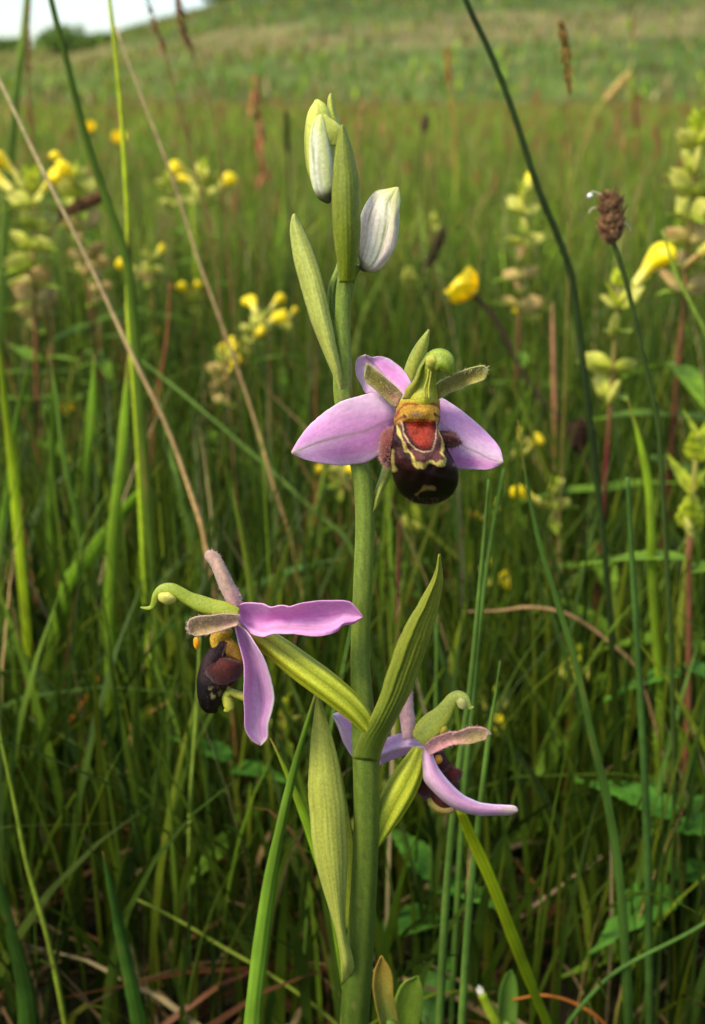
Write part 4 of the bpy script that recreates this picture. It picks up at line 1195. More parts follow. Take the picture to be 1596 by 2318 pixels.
# ---- ribwort plantain: oval brown heads on bare stalks
def plantain(label, c, L, w, rot, Y, stalk_pts, r, headc=None, stalkc=None, anthers=3, seed=0, name='ribwort_plantain', Yst=None):
    rr = np.random.default_rng(seed)
    C0 = at(c[0], c[1], Y)
    dep = float(proj(C0)[2])
    L2, W2 = L * dep / FPX / 2, w * dep / FPX / 2
    up = np.array([math.sin(rot), 0.0, math.cos(rot)])
    P = world_pts(stalk_pts, Yst if Yst is not None else Y)
    P[0] = C0 - up * L2 * 0.9
    W = to_ground(P)
    root = empty(name, np.array([W[-1][0], W[-1][1], 0.0]))
    tag(root, label, 'plantain')
    V, F, tt = wtube(np.array(W), [r * dep / FPX * 0.9, r * dep / FPX, r * dep / FPX * 1.1], 60, 8, 0.08)
    obj('stem', V, F, np.asarray(stalkc if stalkc is not None else lin(73, 84, 32)), M_stalk, root)
    # head: a core covered with scale-like bracts in spirals
    n = 150
    g = np.arange(n)
    h = -0.95 + 1.9 * (g + 0.5) / n
    az = g * 2.399963 + rr.normal(0, 0.35, n)
    h = h + rr.normal(0, 0.04, n)
    rad = np.sqrt(np.clip(1 - np.abs(h) ** 2.6, 0.02, 1))
    side = np.cross(up, [0, 1.0, 0]); fw = np.cross(side, up)
    hc = headc if headc is not None else lin(134, 98, 66)
    V = []; Fc = []; Cc = []
    for i in range(n):
        out = side * math.cos(az[i]) + fw * math.sin(az[i])
        tan = np.cross(up, out)
        p = C0 + up * h[i] * L2 + out * rad[i] * W2 * rr.uniform(0.68, 0.92)
        s = W2 * 0.30 * rr.uniform(0.5, 1.6)
        tipd = out * 0.75 + up * 0.65
        b = len(V)
        V += [p - tan * s - up * s * 0.5, p + tan * s - up * s * 0.5, p + tan * s * 0.8 + tipd * s * 1.1, p + tipd * s * 2.0, p - tan * s * 0.8 + tipd * s * 1.1, p + out * s * 0.9]
        Fc += [(b, b + 1, b + 5), (b + 1, b + 2, b + 5), (b + 2, b + 3, b + 5), (b + 3, b + 4, b + 5), (b + 4, b, b + 5)]
        cc = hc * rr.uniform(0.45, 2.0)
        Cc += [cc * 0.8, cc * 0.8, cc, cc * 1.25, cc, cc]
    hd = obj('seed_head', np.array(V), Fc, np.array(Cc), M_seed, root, smooth=False)
    hd['kind'] = 'stuff'
    u = np.linspace(0, np.pi, 12); v = np.linspace(0, 2 * np.pi, 14, endpoint=False)
    U, Vv = np.meshgrid(u, v, indexing='ij')
    Vc = C0 + up * (np.cos(U) * L2 * 0.95)[..., None] + (side * np.cos(Vv)[..., None] + fw * np.sin(Vv)[..., None]) * (np.sin(U) ** 0.6 * W2 * 0.8)[..., None]
    obj('core', Vc.reshape(-1, 3), [tuple(f) for f in grid_faces(12, 14, True)], hc * 0.7, M_seed, root)
    for i in range(anthers):
        d = side * (1 if i < 2 else -0.6) + up * (0.5 - 0.45 * i); d /= np.linalg.norm(d)
        a0 = C0 + up * L2 * (0.75 - 0.35 * i) + d * W2 * 0.5
        a1 = a0 + d * W2 * 1.25; a2 = a1 + (d * 0.3 - up * 0.55) * W2 * 0.9
        V, F, _ = wtube(np.array([a0, a1, a2]), [W2 * 0.05] * 3, 10, 5)
        fil = obj('filament', V, F, lin(214, 200, 170), M_bud, root)
        if i == 0:
            q = [a2 + (side * math.cos(t_) + up * math.sin(t_)) * W2 * 0.28 for t_ in np.linspace(0, 6.28, 10, endpoint=False)]
            q2 = q + [a2 + fw * W2 * 0.25, a2 - fw * W2 * 0.25]
            Fa = [(j, (j + 1) % 10, 10) for j in range(10)] + [((j + 1) % 10, j, 11) for j in range(10)]
            obj('anther', np.array(q2), Fa, lin(240, 238, 226), M_bud, fil)
    return root


plantain('oval brown plantain head with a white anther on a dark green stalk', (1384, 492), 114, 50, -0.12, 0.235,
         [(1396, 545), (1420, 650), (1440, 740), (1470, 870), (1492, 980)], 6.5, seed=1, stalkc=lin(56, 72, 26))
plantain('dark plantain head drooping on a slanting blackish stalk', (1312, 985), 64, 46, 0.3, 0.40, [(1325, 1010), (1340, 1080)], 5, lin(58, 36, 30), lin(70, 52, 40), 0, 2)
plantain('dark brown plantain head at the edge of the picture beside yellow rattle leaves', (8, 1350), 90, 66, 0.2, 0.33, [(0, 1395), (-6, 1480)], 6, lin(76, 50, 40), lin(80, 60, 44), 0, 3)
plantain('slim dark seed head lying across the leaning straw among rattle pods', (188, 462), 120, 26, 1.15 + math.pi, 0.46, [(140, 432), (120, 520), (118, 700)], 3, lin(104, 72, 44), lin(110, 86, 50), 0, 4)
plantain('narrow blackish seed spike standing behind the top bud', (650, 300), 96, 13, 0.0, 0.8, [(650, 350), (655, 450)], 3.5, lin(64, 46, 34), lin(66, 56, 36), 0, 5)
plantain('slim dark plantain spike between white bud and pale rattle column', (986, 560), 96, 22, 0.4, 0.6, [(972, 610), (960, 680)], 3.5, lin(70, 60, 38), lin(66, 70, 28), 0, 6)
plantain('orange brown foxtail spike in the far meadow', (1014, 150), 84, 11, -0.12, 1.2, [(1020, 190), (1026, 260)], 2.5, lin(190, 124, 56), lin(160, 120, 60), 0, 8, name='foxtail')
plantain('beige foxtail spike leaning over in the far meadow', (1398, 195), 78, 16, 0.75, 1.2, [(1370, 225), (1340, 270)], 2.5, lin(196, 164, 96), lin(160, 140, 70), 0, 9, name='foxtail')
plantain('dark purple seed head standing over the far grass beside the plump bud', (962, 280), 40, 13, 0.3, 1.0, [(956, 305), (950, 380)], 3, lin(84, 48, 60), lin(84, 80, 40), 0, 10, name='foxtail')
plantain('brick red seed spike beyond the brown plantain head', (1438, 268), 56, 10, -0.15, 1.1, [(1444, 296), (1450, 380)], 2.5, lin(140, 100, 60), lin(120, 100, 44), 0, 11, name='foxtail')

# ---- sweet vernal grass with a feathery bronze ear
def ear_grass(label, pts_head, whead, Y, stalk_pts, r, col, stalkc, seed=0, name='vernal_grass', n=70):
    rr = np.random.default_rng(seed)
    W = to_ground(world_pts(stalk_pts, Y))
    root = empty(name, np.array([W[-1][0], W[-1][1], 0]))
    tag(root, label, 'grass')
    d = float(proj(W[0])[2])
    V, F, tt = wtube(np.array(W), [r * d / FPX, r * 1.2 * d / FPX], 60, 7)
    obj('stem', V, F, np.asarray(stalkc), M_dry, root)
    H = np.array(world_pts(pts_head, Y))
    t = np.sort(rr.uniform(0, 1, n)); c = spline(H, t)
    Tn = np.gradient(spline(H, np.linspace(0, 1, 50)), axis=0)[10]; Tn /= np.linalg.norm(Tn)
    wv = whead * d / FPX * 0.5 * np.sin(np.pi * np.clip(t * 0.85 + 0.1, 0, 1))
    V = []; F = []; C = []
    for i in range(n):
        a = rr.uniform(0, 6.28)
        out = np.array([math.cos(a), math.sin(a), 0]); side = np.cross(Tn, out); side /= np.linalg.norm(side) + 1e-9
        p = c[i] + out * wv[i] * rr.uniform(0.1, 0.6); tip = -Tn * 1.0 + out * 0.35
        s = whead * d / FPX * 0.16; L = whead * d / FPX * rr.uniform(0.6, 1.1)
        b = len(V)
        V += [p, p + side * s + tip * L * 0.4, p + tip * L, p - side * s + tip * L * 0.4, p + out * s * 0.8 + tip * L * 0.4]
        F += [(b, b + 1, b + 4), (b + 1, b + 2, b + 4), (b + 2, b + 3, b + 4), (b + 3, b, b + 4)]
        cc = col * rr.uniform(0.6, 1.5)
        C += [cc] * 5
    e = obj('ear', np.array(V), F, np.array(C), M_seed, root, smooth=False); e['kind'] = 'stuff'
    return root


ear_grass('tall grass with a bronze feathery ear on a hair-thin stalk', [(1286, 190), (1282, 130), (1276, 80), (1268, 38)], 26, 0.34, [(1280, 70), (1286, 190), (1291, 300), (1290, 430), (1286, 640)], 1.6, lin(110, 82, 34), lin(140, 116, 60), 1)
ear_grass('thin brown grass stalk whose dark ear meets the bright sky', [(372, 110), (350, 60), (336, 10), (328, -40)], 16, 0.40, [(345, 40), (372, 110), (400, 220), (440, 380), (475, 520), (500, 700)], 2.6, lin(104, 62, 44), lin(124, 96, 56), 2)
ear_grass('thin brown grass stalk with drooping ear against the hill', [(430, 100), (412, 60), (402, 10), (396, -40)], 22, 0.44, [(405, 20), (430, 100), (455, 180), (485, 260), (505, 420)], 2.2, lin(110, 74, 44), lin(120, 96, 54), 3)
ear_grass('brown grass stalk with slim ear beside the broad blade against the sky', [(62, 180), (66, 120), (64, 60), (66, 0)], 14, 0.50, [(64, 60), (62, 180), (72, 280), (80, 400)], 3, lin(120, 84, 50), lin(120, 96, 50), 4)
ear_grass('dry beige stalk standing behind the two orchid buds', [(812, 300), (818, 260), (826, 220)], 12, 0.7, [(820, 240), (812, 300), (806, 380), (800, 480)], 3, lin(150, 120, 70), lin(150, 118, 70), 5)

ear_grass('rusty red sorrel plume rising from the far meadow', [(592, 400), (586, 330), (580, 250), (572, 160)], 40, 1.1, [(576, 200), (586, 330), (590, 430)], 2.0, lin(150, 98, 62), lin(140, 104, 58), 6, name='sorrel', n=30)

# ---- single stalks and leaves one can pick out
GR, GRD, GRB, LIME, STRAW, ORNG = lin(107, 142, 35), lin(73, 104, 33), lin(88, 124, 56), lin(154, 176, 28), lin(190, 166, 110), lin(196, 136, 62)
stalk('grass_stalk', 'long dark green stalk slanting across the hill to the rattle column', [(1040, -40), (1062, 20), (1110, 120), (1160, 250), (1215, 420), (1260, 530), (1296, 640)], [6.5, 7, 7.5, 8], 0.27, lin(38, 52, 18))
shoot('grass_shoot', 'dark green blade leaning in front of the sky and hill', [(104, -60), (122, 20), (150, 130), (200, 330), (255, 490), (290, 600), (300, 700)], [15, 20, 22, 26], 0.30, lin(104, 130, 38), tip=False, face=0.4)
stalk('grass_stalk', 'bright green jointed stalk rising in front of the sky', [(240, -60), (252, 30), (270, 200), (280, 335), (289, 500), (291, 720), (300, 830), (312, 1000), (322, 1210)], [4.5, 5, 5.5, 6, 6.5], 0.31, lin(171, 182, 38), col2=lin(133, 166, 35), nodes=(0.27,))
shoot('grass_shoot', 'soft pale green blade at the edge of the sky', [(66, -60), (58, 60), (40, 190), (16, 480), (0, 760)], [16, 22, 26, 30], 0.55, lin(140, 164, 66), tip=False)
stalk('dry_straw', 'long leaning dry straw fading from pale beige to orange', [(-40, 100), (0, 182), (100, 390), (200, 590), (300, 805), (380, 970), (430, 1110), (462, 1215)], [3.6, 4.4, 4.8, 5.2], 0.29, lin(196, 178, 126), col2=lin(196, 130, 54), mat=M_dry)
stalk('dry_straw', 'thin leaning dry straw passing behind the leaning rattle chain', [(262, 60), (300, 165), (390, 400), (450, 590), (512, 760), (580, 960), (620, 1100), (662, 1235)], [2.6, 3.6, 4, 4], 0.33, lin(176, 156, 110), col2=lin(196, 148, 70), mat=M_dry)
stalk('grass_stalk', 'slim green stalk crossing the straws on a long diagonal', [(300, 800), (400, 880), (500, 965), (620, 1070), (720, 1165), (790, 1230)], [3.5, 4.5, 5], 0.34, lin(103, 128, 52))
for i, (pts, w, col, lab) in enumerate([
    ([(-10, 720), (14, 930), (30, 1060), (42, 1220)], [8, 24, 28], LIME, 'lime green upright blade at the meadow edge below the pale rattle'),
    ([(74, 800), (40, 940), (20, 1100), (0, 1230)], [8, 18, 20], GR, 'green blade crossing behind the lime green edge blade'),
    ([(112, 790), (128, 900), (146, 1040), (176, 1180)], [5, 13, 14], lin(116, 148, 52), 'slender green blade between the lime blade and tall clump'),
    ([(118, 820), (121, 940), (120, 1060), (116, 1190)], [8, 20, 24], GR, 'straight mid green blade among the clump of upright leaves'),
    ([(214, 800), (208, 920), (192, 1060), (176, 1240)], [14, 30, 36], lin(122, 160, 40), 'widest upright green blade of the clump under the straw'),
    ([(290, 800), (284, 900), (272, 1060), (256, 1220)], [12, 26, 32], lin(128, 160, 38), 'upright green blade just beside the bright jointed stalk'),
    ([(372, 1040), (330, 1100), (270, 1168), (200, 1260), (150, 1330)], [8, 26, 36, 38], lin(124, 164, 35), 'broad bright blade slanting low from the straw'),
    ([(436, 1238), (390, 1290), (345, 1350), (305, 1420), (290, 1500)], [6, 16, 18, 18], lin(107, 134, 76), 'bluish green blade behind the profile flower hood'),
    ([(596, 1318), (520, 1350), (430, 1400), (330, 1450), (230, 1510), (170, 1570)], [10, 30, 34, 30], lin(84, 132, 38), 'green blade lying level behind the profile flower'),
    ([(790, 1262), (700, 1278), (610, 1310), (540, 1350), (480, 1400)], [8, 22, 26], lin(80, 124, 48), 'green blade lying behind the pink petal of the profile flower'),
    ([(-20, 1400), (60, 1490), (110, 1560), (200, 1760), (270, 1880), (340, 1990)], [12, 26, 32, 34], lin(84, 116, 52), 'long bluish blade arching down through the dark turf'),
    ([(260, 1200), (245, 1310), (240, 1400), (236, 1500)], [10, 30, 32], lin(122, 160, 36), 'bright upright blade under the broad slanting one'),
    ([(330, 1190), (322, 1260), (318, 1340), (310, 1420)], [10, 24, 28], lin(116, 150, 36), 'green blade ending by the hooded flower beak'),
]):
    shoot('grass_shoot', lab, pts, w, 0.30 + 0.012 * (i % 5), col, fold=0.3, face=0.3 * math.sin(i * 2.1))
shoot('grass_shoot', 'large green blade standing beside the broad clasping bract', [(722, 1545), (706, 1600), (668, 1740), (640, 1860), (612, 2000), (590, 2150), (570, 2330)], [10, 20, 30, 38, 46], [0.164, 0.158, 0.154], lin(116, 150, 41), col2=lin(103, 140, 38), fold=0.45)
shoot('grass_shoot', 'narrow lime blade tucked behind the broad clasping bract', [(612, 1670), (645, 1740), (690, 1850), (722, 1950), (752, 2045)], [10, 18, 24, 20], 0.166, lin(137, 172, 35))
shoot('grass_shoot', 'yellow lime blade running from the low flower down to the turf', [(1040, 1830), (1060, 1880), (1110, 1990), (1165, 2130), (1212, 2250), (1245, 2340)], [22, 30, 33, 30, 26], [0.172, 0.18, 0.19], lin(181, 190, 24), col2=lin(143, 170, 27), tip=False, fold=0.25)
stalk('rush_stalk', 'tall rush stalk just beside the low flower', [(1106, 1085), (1090, 1280), (1063, 1560), (1039, 1731), (1020, 1900), (1005, 2100), (994, 2330)], [3, 6, 8, 9, 10], 0.185, lin(78, 104, 38))
stalk('rush_stalk', 'rush stalk whose fine tip stands beside the young slim rattle', [(1132, 1495), (1122, 1570), (1110, 1640), (1086, 1830), (1062, 2050), (1044, 2330)], [1.5, 4, 6.5, 8, 9.5], 0.178, lin(84, 112, 40))
stalk('rush_stalk', 'rush stalk bending behind the keeled bract tip', [(1140, 1060), (1110, 1230), (1085, 1420), (1072, 1560), (1050, 1800)], [2, 5, 7, 7], 0.22, lin(74, 102, 36))
stalk('rush_stalk', 'thin dark rush stalk under the keeled bract', [(986, 1330), (988, 1480), (986, 1620), (980, 1800)], [2, 4, 4.5], 0.24, lin(82, 110, 38))
shoot('grass_shoot', 'very long green blade descending past the young rattle shoot', [(1172, 950), (1190, 1080), (1218, 1220), (1262, 1370), (1304, 1510), (1338, 1670), (1372, 1810), (1402, 2000), (1424, 2330)], [4, 12, 17, 22, 25, 26], 0.20, lin(80, 112, 40), fold=0.5)
stalk('grass_stalk', 'straight dark stalk between the long blade and reddish rattle stem', [(1420, 1080), (1432, 1300), (1450, 1600), (1464, 1900), (1470, 2330)], [5, 7, 9, 10], 0.215, lin(64, 92, 34))
shoot('grass_shoot', 'lime blade standing below the plantain stalk', [(1420, 900), (1446, 990), (1470, 1110), (1478, 1300), (1490, 1480), (1496, 1600)], [6, 18, 26, 28, 24], 0.27, lin(143, 172, 36))
stalk('grass_stalk', 'thin green stalk slanting beyond the brown plantain head', [(1498, 520), (1530, 620), (1570, 700), (1610, 790)], [2.5, 4, 5], 0.30, lin(124, 146, 48))
stalk('grass_stalk', 'thin green stalk crossing the dark turf on a rising slant', [(1640, 2060), (1560, 2110), (1400, 2195), (1330, 2260), (1280, 2330)], [4, 5, 5.5], 0.20, lin(80, 112, 42))
stalk('dry_straw', 'pale broken straw crossing the lime blade', [(1362, 1938), (1290, 1992), (1215, 2046), (1150, 2100), (1090, 2160)], [3.5, 5, 5, 4], 0.25, lin(176, 150, 112), mat=M_dry)
stalk('dry_straw', 'rusty curved straw low over the turf', [(1160, 2262), (1230, 2252), (1300, 2270), (1370, 2320)], [2.5, 3.5, 4], 0.21, lin(176, 104, 40), mat=M_dry)
stalk('dry_straw', 'orange straw ending at the pale broken one', [(1168, 1950), (1210, 2000), (1250, 2050), (1300, 2090)], [2, 4, 4], 0.255, lin(170, 110, 60), mat=M_dry)
stalk('dry_straw', 'brown arching straw behind the rush stalks', [(1058, 1384), (1130, 1382), (1200, 1374), (1290, 1392), (1400, 1470), (1450, 1530)], [2.5, 4.5, 5, 4], 0.27, lin(140, 110, 70), mat=M_dry)
stalk('dry_straw', 'upright orange brown broken stick above the young rattle', [(1250, 684), (1252, 800), (1255, 940), (1256, 1080)], [1.5, 5, 5.5, 5.5, 5.5], 0.44, lin(184, 130, 92), col2=lin(150, 80, 44), mat=M_dry)
shoot('grass_shoot', 'straight pointed blade low in the turf beside brown litter', [(232, 1925), (250, 2000), (272, 2100), (296, 2220), (318, 2340)], [6, 20, 30, 38, 44], 0.20, lin(72, 110, 34), fold=0.4)
shoot('grass_shoot', 'dark broad blade at the lower meadow edge', [(-10, 1960), (20, 2100), (50, 2220), (66, 2340)], [20, 40, 56], 0.215, lin(58, 90, 28))
stalk('grass_stalk', 'thin yellow green stalk along the lower meadow edge', [(-10, 1620), (30, 1800), (60, 1950), (110, 2130), (150, 2330)], [3, 5, 6], 0.21, lin(124, 140, 40))
stalk('grass_stalk', 'fine green stalk hanging under the profile flower lip', [(452, 1440), (448, 1560), (440, 1680), (430, 1830)], [3, 4, 4.5], 0.23, lin(124, 142, 49))
stalk('grass_stalk', 'fine arching green stalk near the profile flower lip', [(340, 1480), (372, 1560), (410, 1680), (424, 1800)], [2.5, 3.5, 4.5], 0.26, lin(107, 132, 40))
shoot('grass_shoot', 'lime green blade fanning out of the dark turf', [(290, 1680), (318, 1800), (350, 1930), (385, 2040)], [10, 28, 34, 28], 0.27, lin(107, 150, 35))
stalk('dry_straw', 'orange straw leaning across the dark turf', [(226, 1530), (196, 1580), (165, 1625), (120, 1690)], [4, 6, 5], 0.31, lin(200, 118, 44), mat=M_dry)
stalk('dry_straw', 'long thin brown straw near the profile flower lip', [(420, 1568), (340, 1612), (260, 1665), (180, 1730), (110, 1800)], [3, 4, 4, 3], 0.30, lin(150, 116, 60), mat=M_dry)
stalk('grass_stalk', 'thin pale stalk crossing behind the large green blade', [(300, 2030), (400, 2080), (500, 2140), (620, 2210), (730, 2290), (780, 2340)], [3, 4, 4.5], 0.22, lin(122, 136, 44))
stalk('dry_straw', 'reddish thin stalk among the rattle by the straws', [(385, 640), (378, 760), (360, 880), (345, 1000), (340, 1100)], [2.5, 3.5, 3.5], 0.42, lin(140, 86, 50), mat=M_dry)
stalk('grass_stalk', 'dark reddish stalk standing behind the facing flower lip', [(905, 1180), (902, 1290), (900, 1400), (905, 1520)], [4, 6, 6], 0.30, lin(92, 46, 36))
# broken shoot with a white torn end
br = stalk('broken_shoot', 'snapped green shoot with a white frayed end', [(1090, 2248), (1106, 2280), (1130, 2330)], [10, 12, 13], 0.20, lin(131, 150, 32))
T0 = at(1090, 2248, 0.20)
fr = []
ff = []
for i in range(7):
    a = i / 7 * 6.28
    o_ = np.array([math.cos(a), math.sin(a) * 0.6, 0]) * 0.00055
    b = len(fr)
    fr += [T0 + o_ * 1.1 + [0, 0, -0.0004], T0 + o_ * 0.3 + [0, 0, -0.0004], T0 + o_ * 1.3 + np.array([-0.0004, 0, 0.0009 + 0.0009 * ((i * 37) % 5) / 5])]
    ff.append((b, b + 1, b + 2))
obj('torn_end', np.array(fr), ff, lin(236, 234, 214), M_bud, br, 0.0003)


# ---- small rounded leaves at the orchid's foot
def leafy(name, label, L, R, Y, c0, c1):
    b = at((L[0][0] + R[0][0]) / 2, (L[0][1] + R[0][1]) / 2, Y)
    root = empty(name, np.array([b[0], Y, 0.0]))
    tag(root, label, 'leaf')
    ribbon('leaf', L, R, cupY(Y, 0, 0, 0.001, -0.0012), leafcol(c0, c1, c1 * 1.2, 3, 0.2), M_leaf, root, nt=26, ns=11)
    P = to_ground([b + np.array([0, 0, 0.004]), b])
    V, F, _ = wtube(np.array(P), [0.0009, 0.0012], 20, 8)
    obj('stalk', V, F, c0, M_stalk, root)
    return root


leafy('young_leaf', 'small upright leaf with an orange brown tip at the orchid foot', [(868, 2360), (858, 2310), (846, 2250), (846, 2205), (862, 2163)], [(906, 2360), (902, 2310), (890, 2250), (886, 2200), (864, 2162)], 0.158, lin(112, 136, 58), lin(164, 132, 50))
leafy('young_leaf', 'rounded green leaf at the orchid foot beside the orange tipped one', [(905, 2370), (893, 2320), (893, 2270), (912, 2226), (944, 2208)], [(940, 2370), (950, 2320), (956, 2270), (954, 2230), (946, 2208)], 0.163, lin(107, 130, 38), lin(124, 146, 44))
leafy('young_leaf', 'rounded dark green leaf beside the snapped shoot', [(1130, 2350), (1126, 2310), (1130, 2250), (1142, 2210), (1156, 2195)], [(1166, 2350), (1170, 2310), (1172, 2250), (1168, 2215), (1158, 2195)], 0.21, lin(97, 126, 49), lin(90, 128, 43))


# ---- toothed leaves of plants at the meadow edge
def sprig(label, pt, Y, leaves, stem_c, hgt=None, seed=0):
    T = at(pt[0], pt[1], Y)
    base = np.array([T[0] + 0.004, T[1], 0.0])
    root = empty('leafy_sprig', base)
    tag(root, label, 'plant', 'toothed leafy sprigs in the turf')
    V, F, _ = wtube(np.array([T, (T + base) / 2 + [0.002, 0, 0], base - [0, 0, 0.002]]), [0.0007, 0.0013], 30, 7)
    obj('stem', V, F, stem_c, M_stalk, root)
    H = T[2]
    for q, a, e, s, k in leaves:
        p = T + (base - T) * q - base
        piece('leaf', (ME_leaf, ME_leaf2)[k], root, p, a, e, s)
    return root


sprig('sprig with long toothed leaves at the edge below the budding rattle', (1560, 1215), 0.27, [(0.05, 1.5, 0.1, 0.85, 0), (0.08, -1.4, 0.2, 0.8, 0), (0.3, -1.8, -0.2, 0.8, 1), (0.32, 1.3, -0.2, 0.8, 1), (0.6, 0.9, -0.3, 0.9, 1), (0.62, -2.2, -0.3, 0.8, 1), (0.8, 2.3, 0.3, 0.9, 0)], lin(110, 70, 44))
sprig('sprig of broad dark leaves low beside the straight dark stalk', (1530, 1850), 0.24, [(0.0, 0.9, 0.3, 1.0, 1), (0.05, -2.0, 0.4, 1.0, 1), (0.3, -0.9, -0.1, 1.1, 1), (0.35, 2.2, 0.1, 1.1, 1), (0.6, 1.6, -0.2, 1.0, 0)], lin(82, 86, 32))
sprig('sprig of soft green leaves in the dark behind the thick orchid stem', (985, 1990), 0.24, [(0.0, 0.6, 0.5, 0.8, 1), (0.05, -2.4, 0.5, 0.8, 1), (0.2, -0.9, 0.0, 0.9, 1), (0.25, 2.0, 0.1, 0.9, 1), (0.45, 0.1, -0.2, 0.9, 1), (0.5, 2.9, -0.1, 0.9, 1), (0.7, -1.6, -0.2, 0.9, 1), (0.72, 1.4, -0.2, 0.9, 1)], lin(86, 96, 35))
sprig('leafy sprig among the reddish stems behind the young rattle shoot', (1390, 1440), 0.33, [(0.0, 0.9, 0.5, 0.9, 0), (0.05, -2.0, 0.5, 0.9, 0), (0.2, -0.7, 0.1, 1.0, 0), (0.22, 2.4, 0.1, 1.0, 0), (0.45, 1.2, 0.0, 1.0, 0), (0.47, -1.9, 0.0, 1.0, 0)], lin(104, 44, 38))
sprig('small leafy sprig in the turf under the profile flower', (520, 1720), 0.27, [(0.0, 1.1, 0.4, 0.7, 1), (0.05, -2.0, 0.3, 0.7, 1), (0.35, -0.5, 0.0, 0.8, 0), (0.4, 2.6, 0.0, 0.8, 0)], lin(96, 100, 35))

# ================================================================= SHRUBS ON THE HILL
def shrub(label, x, y, w, h, seed):
    r = np.random.default_rng(seed)
    z = float(hill_h(np.array(x), np.array(y)))
    base = np.array([x, y, z - 0.1])
    root = empty('hill_shrub', base)
    tag(root, label, 'shrub', 'shrubs on the hillside')
    V, F, _ = wtube(np.array([base, base + [0.1 * w, 0, h * 0.3], base + [0.05 * w, 0.1, h * 0.65]]), [0.09 * h / 2, 0.05 * h / 2, 0.02 * h], 12, 7)
    obj('trunk', V, F, lin(90, 76, 56), M_bark, root)
    k = 9
    cen = np.stack([r.uniform(-0.42, 0.42, k) * w, r.uniform(-0.35, 0.35, k) * w, r.uniform(0.25, 0.72, k) * h], -1)
    rad = r.uniform(0.18, 0.30, k) * w
    n = 900
    pick = r.integers(0, k, n)
    d = r.normal(size=(n, 3)); d /= np.linalg.norm(d, axis=1)[:, None]
    P = base + cen[pick] + d * (rad[pick] * r.uniform(0.55, 1.0, n) ** 0.5)[:, None] * [1, 1, h / w * 0.8]
    P[:, 2] = np.maximum(P[:, 2], base[2] + 0.05)
    A = r.normal(size=(n, 3)); A /= np.linalg.norm(A, axis=1)[:, None]
    B = np.cross(A, r.normal(size=(n, 3))); B /= np.linalg.norm(B, axis=1)[:, None]
    s = (w * 0.06 * r.uniform(0.6, 1.4, n))[:, None]
    Vq = np.stack([P - A * s, P + B * s * 0.6, P + A * s, P - B * s * 0.6], 1).reshape(-1, 3)
    C = np.repeat(lin(96, 122, 50)[None] * r.uniform(0.6, 1.5, (n, 1)), 4, 0)
    obj('crown', Vq, np.arange(4 * n).reshape(-1, 4), C, M_bush, root, smooth=False)
    return root


for lab, x, y, w, h, sd_ in (
        ('rounded dark green bush on the low crest against the sky', -25.6, 118, 3.4, 2.2, 1),
        ('low bush on the crest beside the rounded bush', -31, 119, 3.6, 1.5, 2),
        ('scrubby bush where the crest climbs out of view', -11.0, 117, 4.0, 0.9, 3),
        ('spreading green shrub high on the hillside above the tan grass', -5.0, 112, 6.0, 2.2, 4),
        ('pair-like twin shrub beside the tan grass slope', 1.0, 110, 5.0, 2.0, 5),
        ('dark shrub above the orchid buds on the slope', 6.5, 100, 5.2, 2.0, 6),
        ('wide low shrub halfway up the slope', 14.0, 92, 6.5, 1.8, 7),
        ('bushy shrub at the foot of the low crest', -17, 80, 4.5, 1.3, 8)):
    shrub(lab, x, y, w, h, sd_)

# ================================================================= THE MASS OF GRASS
def blades(n, xy, h, w, lean, col, nseg=5, seed=0, curl=0.5):
    """n bent, tapering blades as one vertex/face set."""
    r = np.random.default_rng(seed)
    x, y = xy
    hh = h; az = r.uniform(0, 2 * np.pi, n); ld = r.uniform(0, 2 * np.pi, n)
    k = np.linspace(0, 1, nseg + 1)
    ln = lean
    cx_ = x[:, None] + (hh * ln * np.cos(ld))[:, None] * k[None] ** (1 + curl * 2)
    cy_ = y[:, None] + (hh * ln * np.sin(ld))[:, None] * k[None] ** (1 + curl * 2)
    cz_ = hh[:, None] * (k[None] - 0.28 * np.clip(ln, 0, 1.4)[:, None] * k[None] ** 3)
    ww = (w[:, None] * np.interp(k, [0, 0.2, 0.6, 0.9, 1], [0.55, 1, 0.85, 0.35, 0.03])[None]) * 0.5
    tw = az[:, None] + 0.9 * k[None] * r.normal(size=n)[:, None]
    ax, ay = np.cos(tw) * ww, np.sin(tw) * ww
    Lf = np.stack([cx_ - ax, cy_ - ay, cz_], -1); Rt = np.stack([cx_ + ax, cy_ + ay, cz_], -1)
    V = np.stack([Lf, Rt], 2).reshape(n, -1, 3)
    m_ = 2 * (nseg + 1)
    f = np.array([[2 * i, 2 * i + 1, 2 * i + 3, 2 * i + 2] for i in range(nseg)])
    F = (np.arange(n)[:, None, None] * m_ + f[None]).reshape(-1, 4)
    C = np.repeat(col, m_, 0)
    return V.reshape(-1, 3), F, C


PAL_G = np.array([lin(106, 134, 30), lin(120, 148, 32), lin(84, 112, 30), lin(144, 158, 38), lin(92, 124, 44), lin(112, 142, 38)])
PAL_D = np.array([lin(176, 146, 92), lin(150, 112, 62), lin(128, 80, 46), lin(186, 164, 112)])


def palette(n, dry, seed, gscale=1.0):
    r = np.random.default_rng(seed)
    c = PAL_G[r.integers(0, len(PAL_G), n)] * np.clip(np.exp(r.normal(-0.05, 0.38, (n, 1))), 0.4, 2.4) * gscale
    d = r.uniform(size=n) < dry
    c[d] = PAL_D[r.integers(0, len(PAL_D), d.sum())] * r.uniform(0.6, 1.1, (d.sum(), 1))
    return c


def mass(name, parts, label):
    V = []; F = []; C = []; off = 0
    for v, f, c in parts:
        V.append(v); F.append(f + off); C.append(c); off += len(v)
    o = obj(name, np.concatenate(V), np.concatenate(F), np.concatenate(C), M_grass, None, smooth=False)
    tag(o, label, 'grass', kind='stuff')
    return o


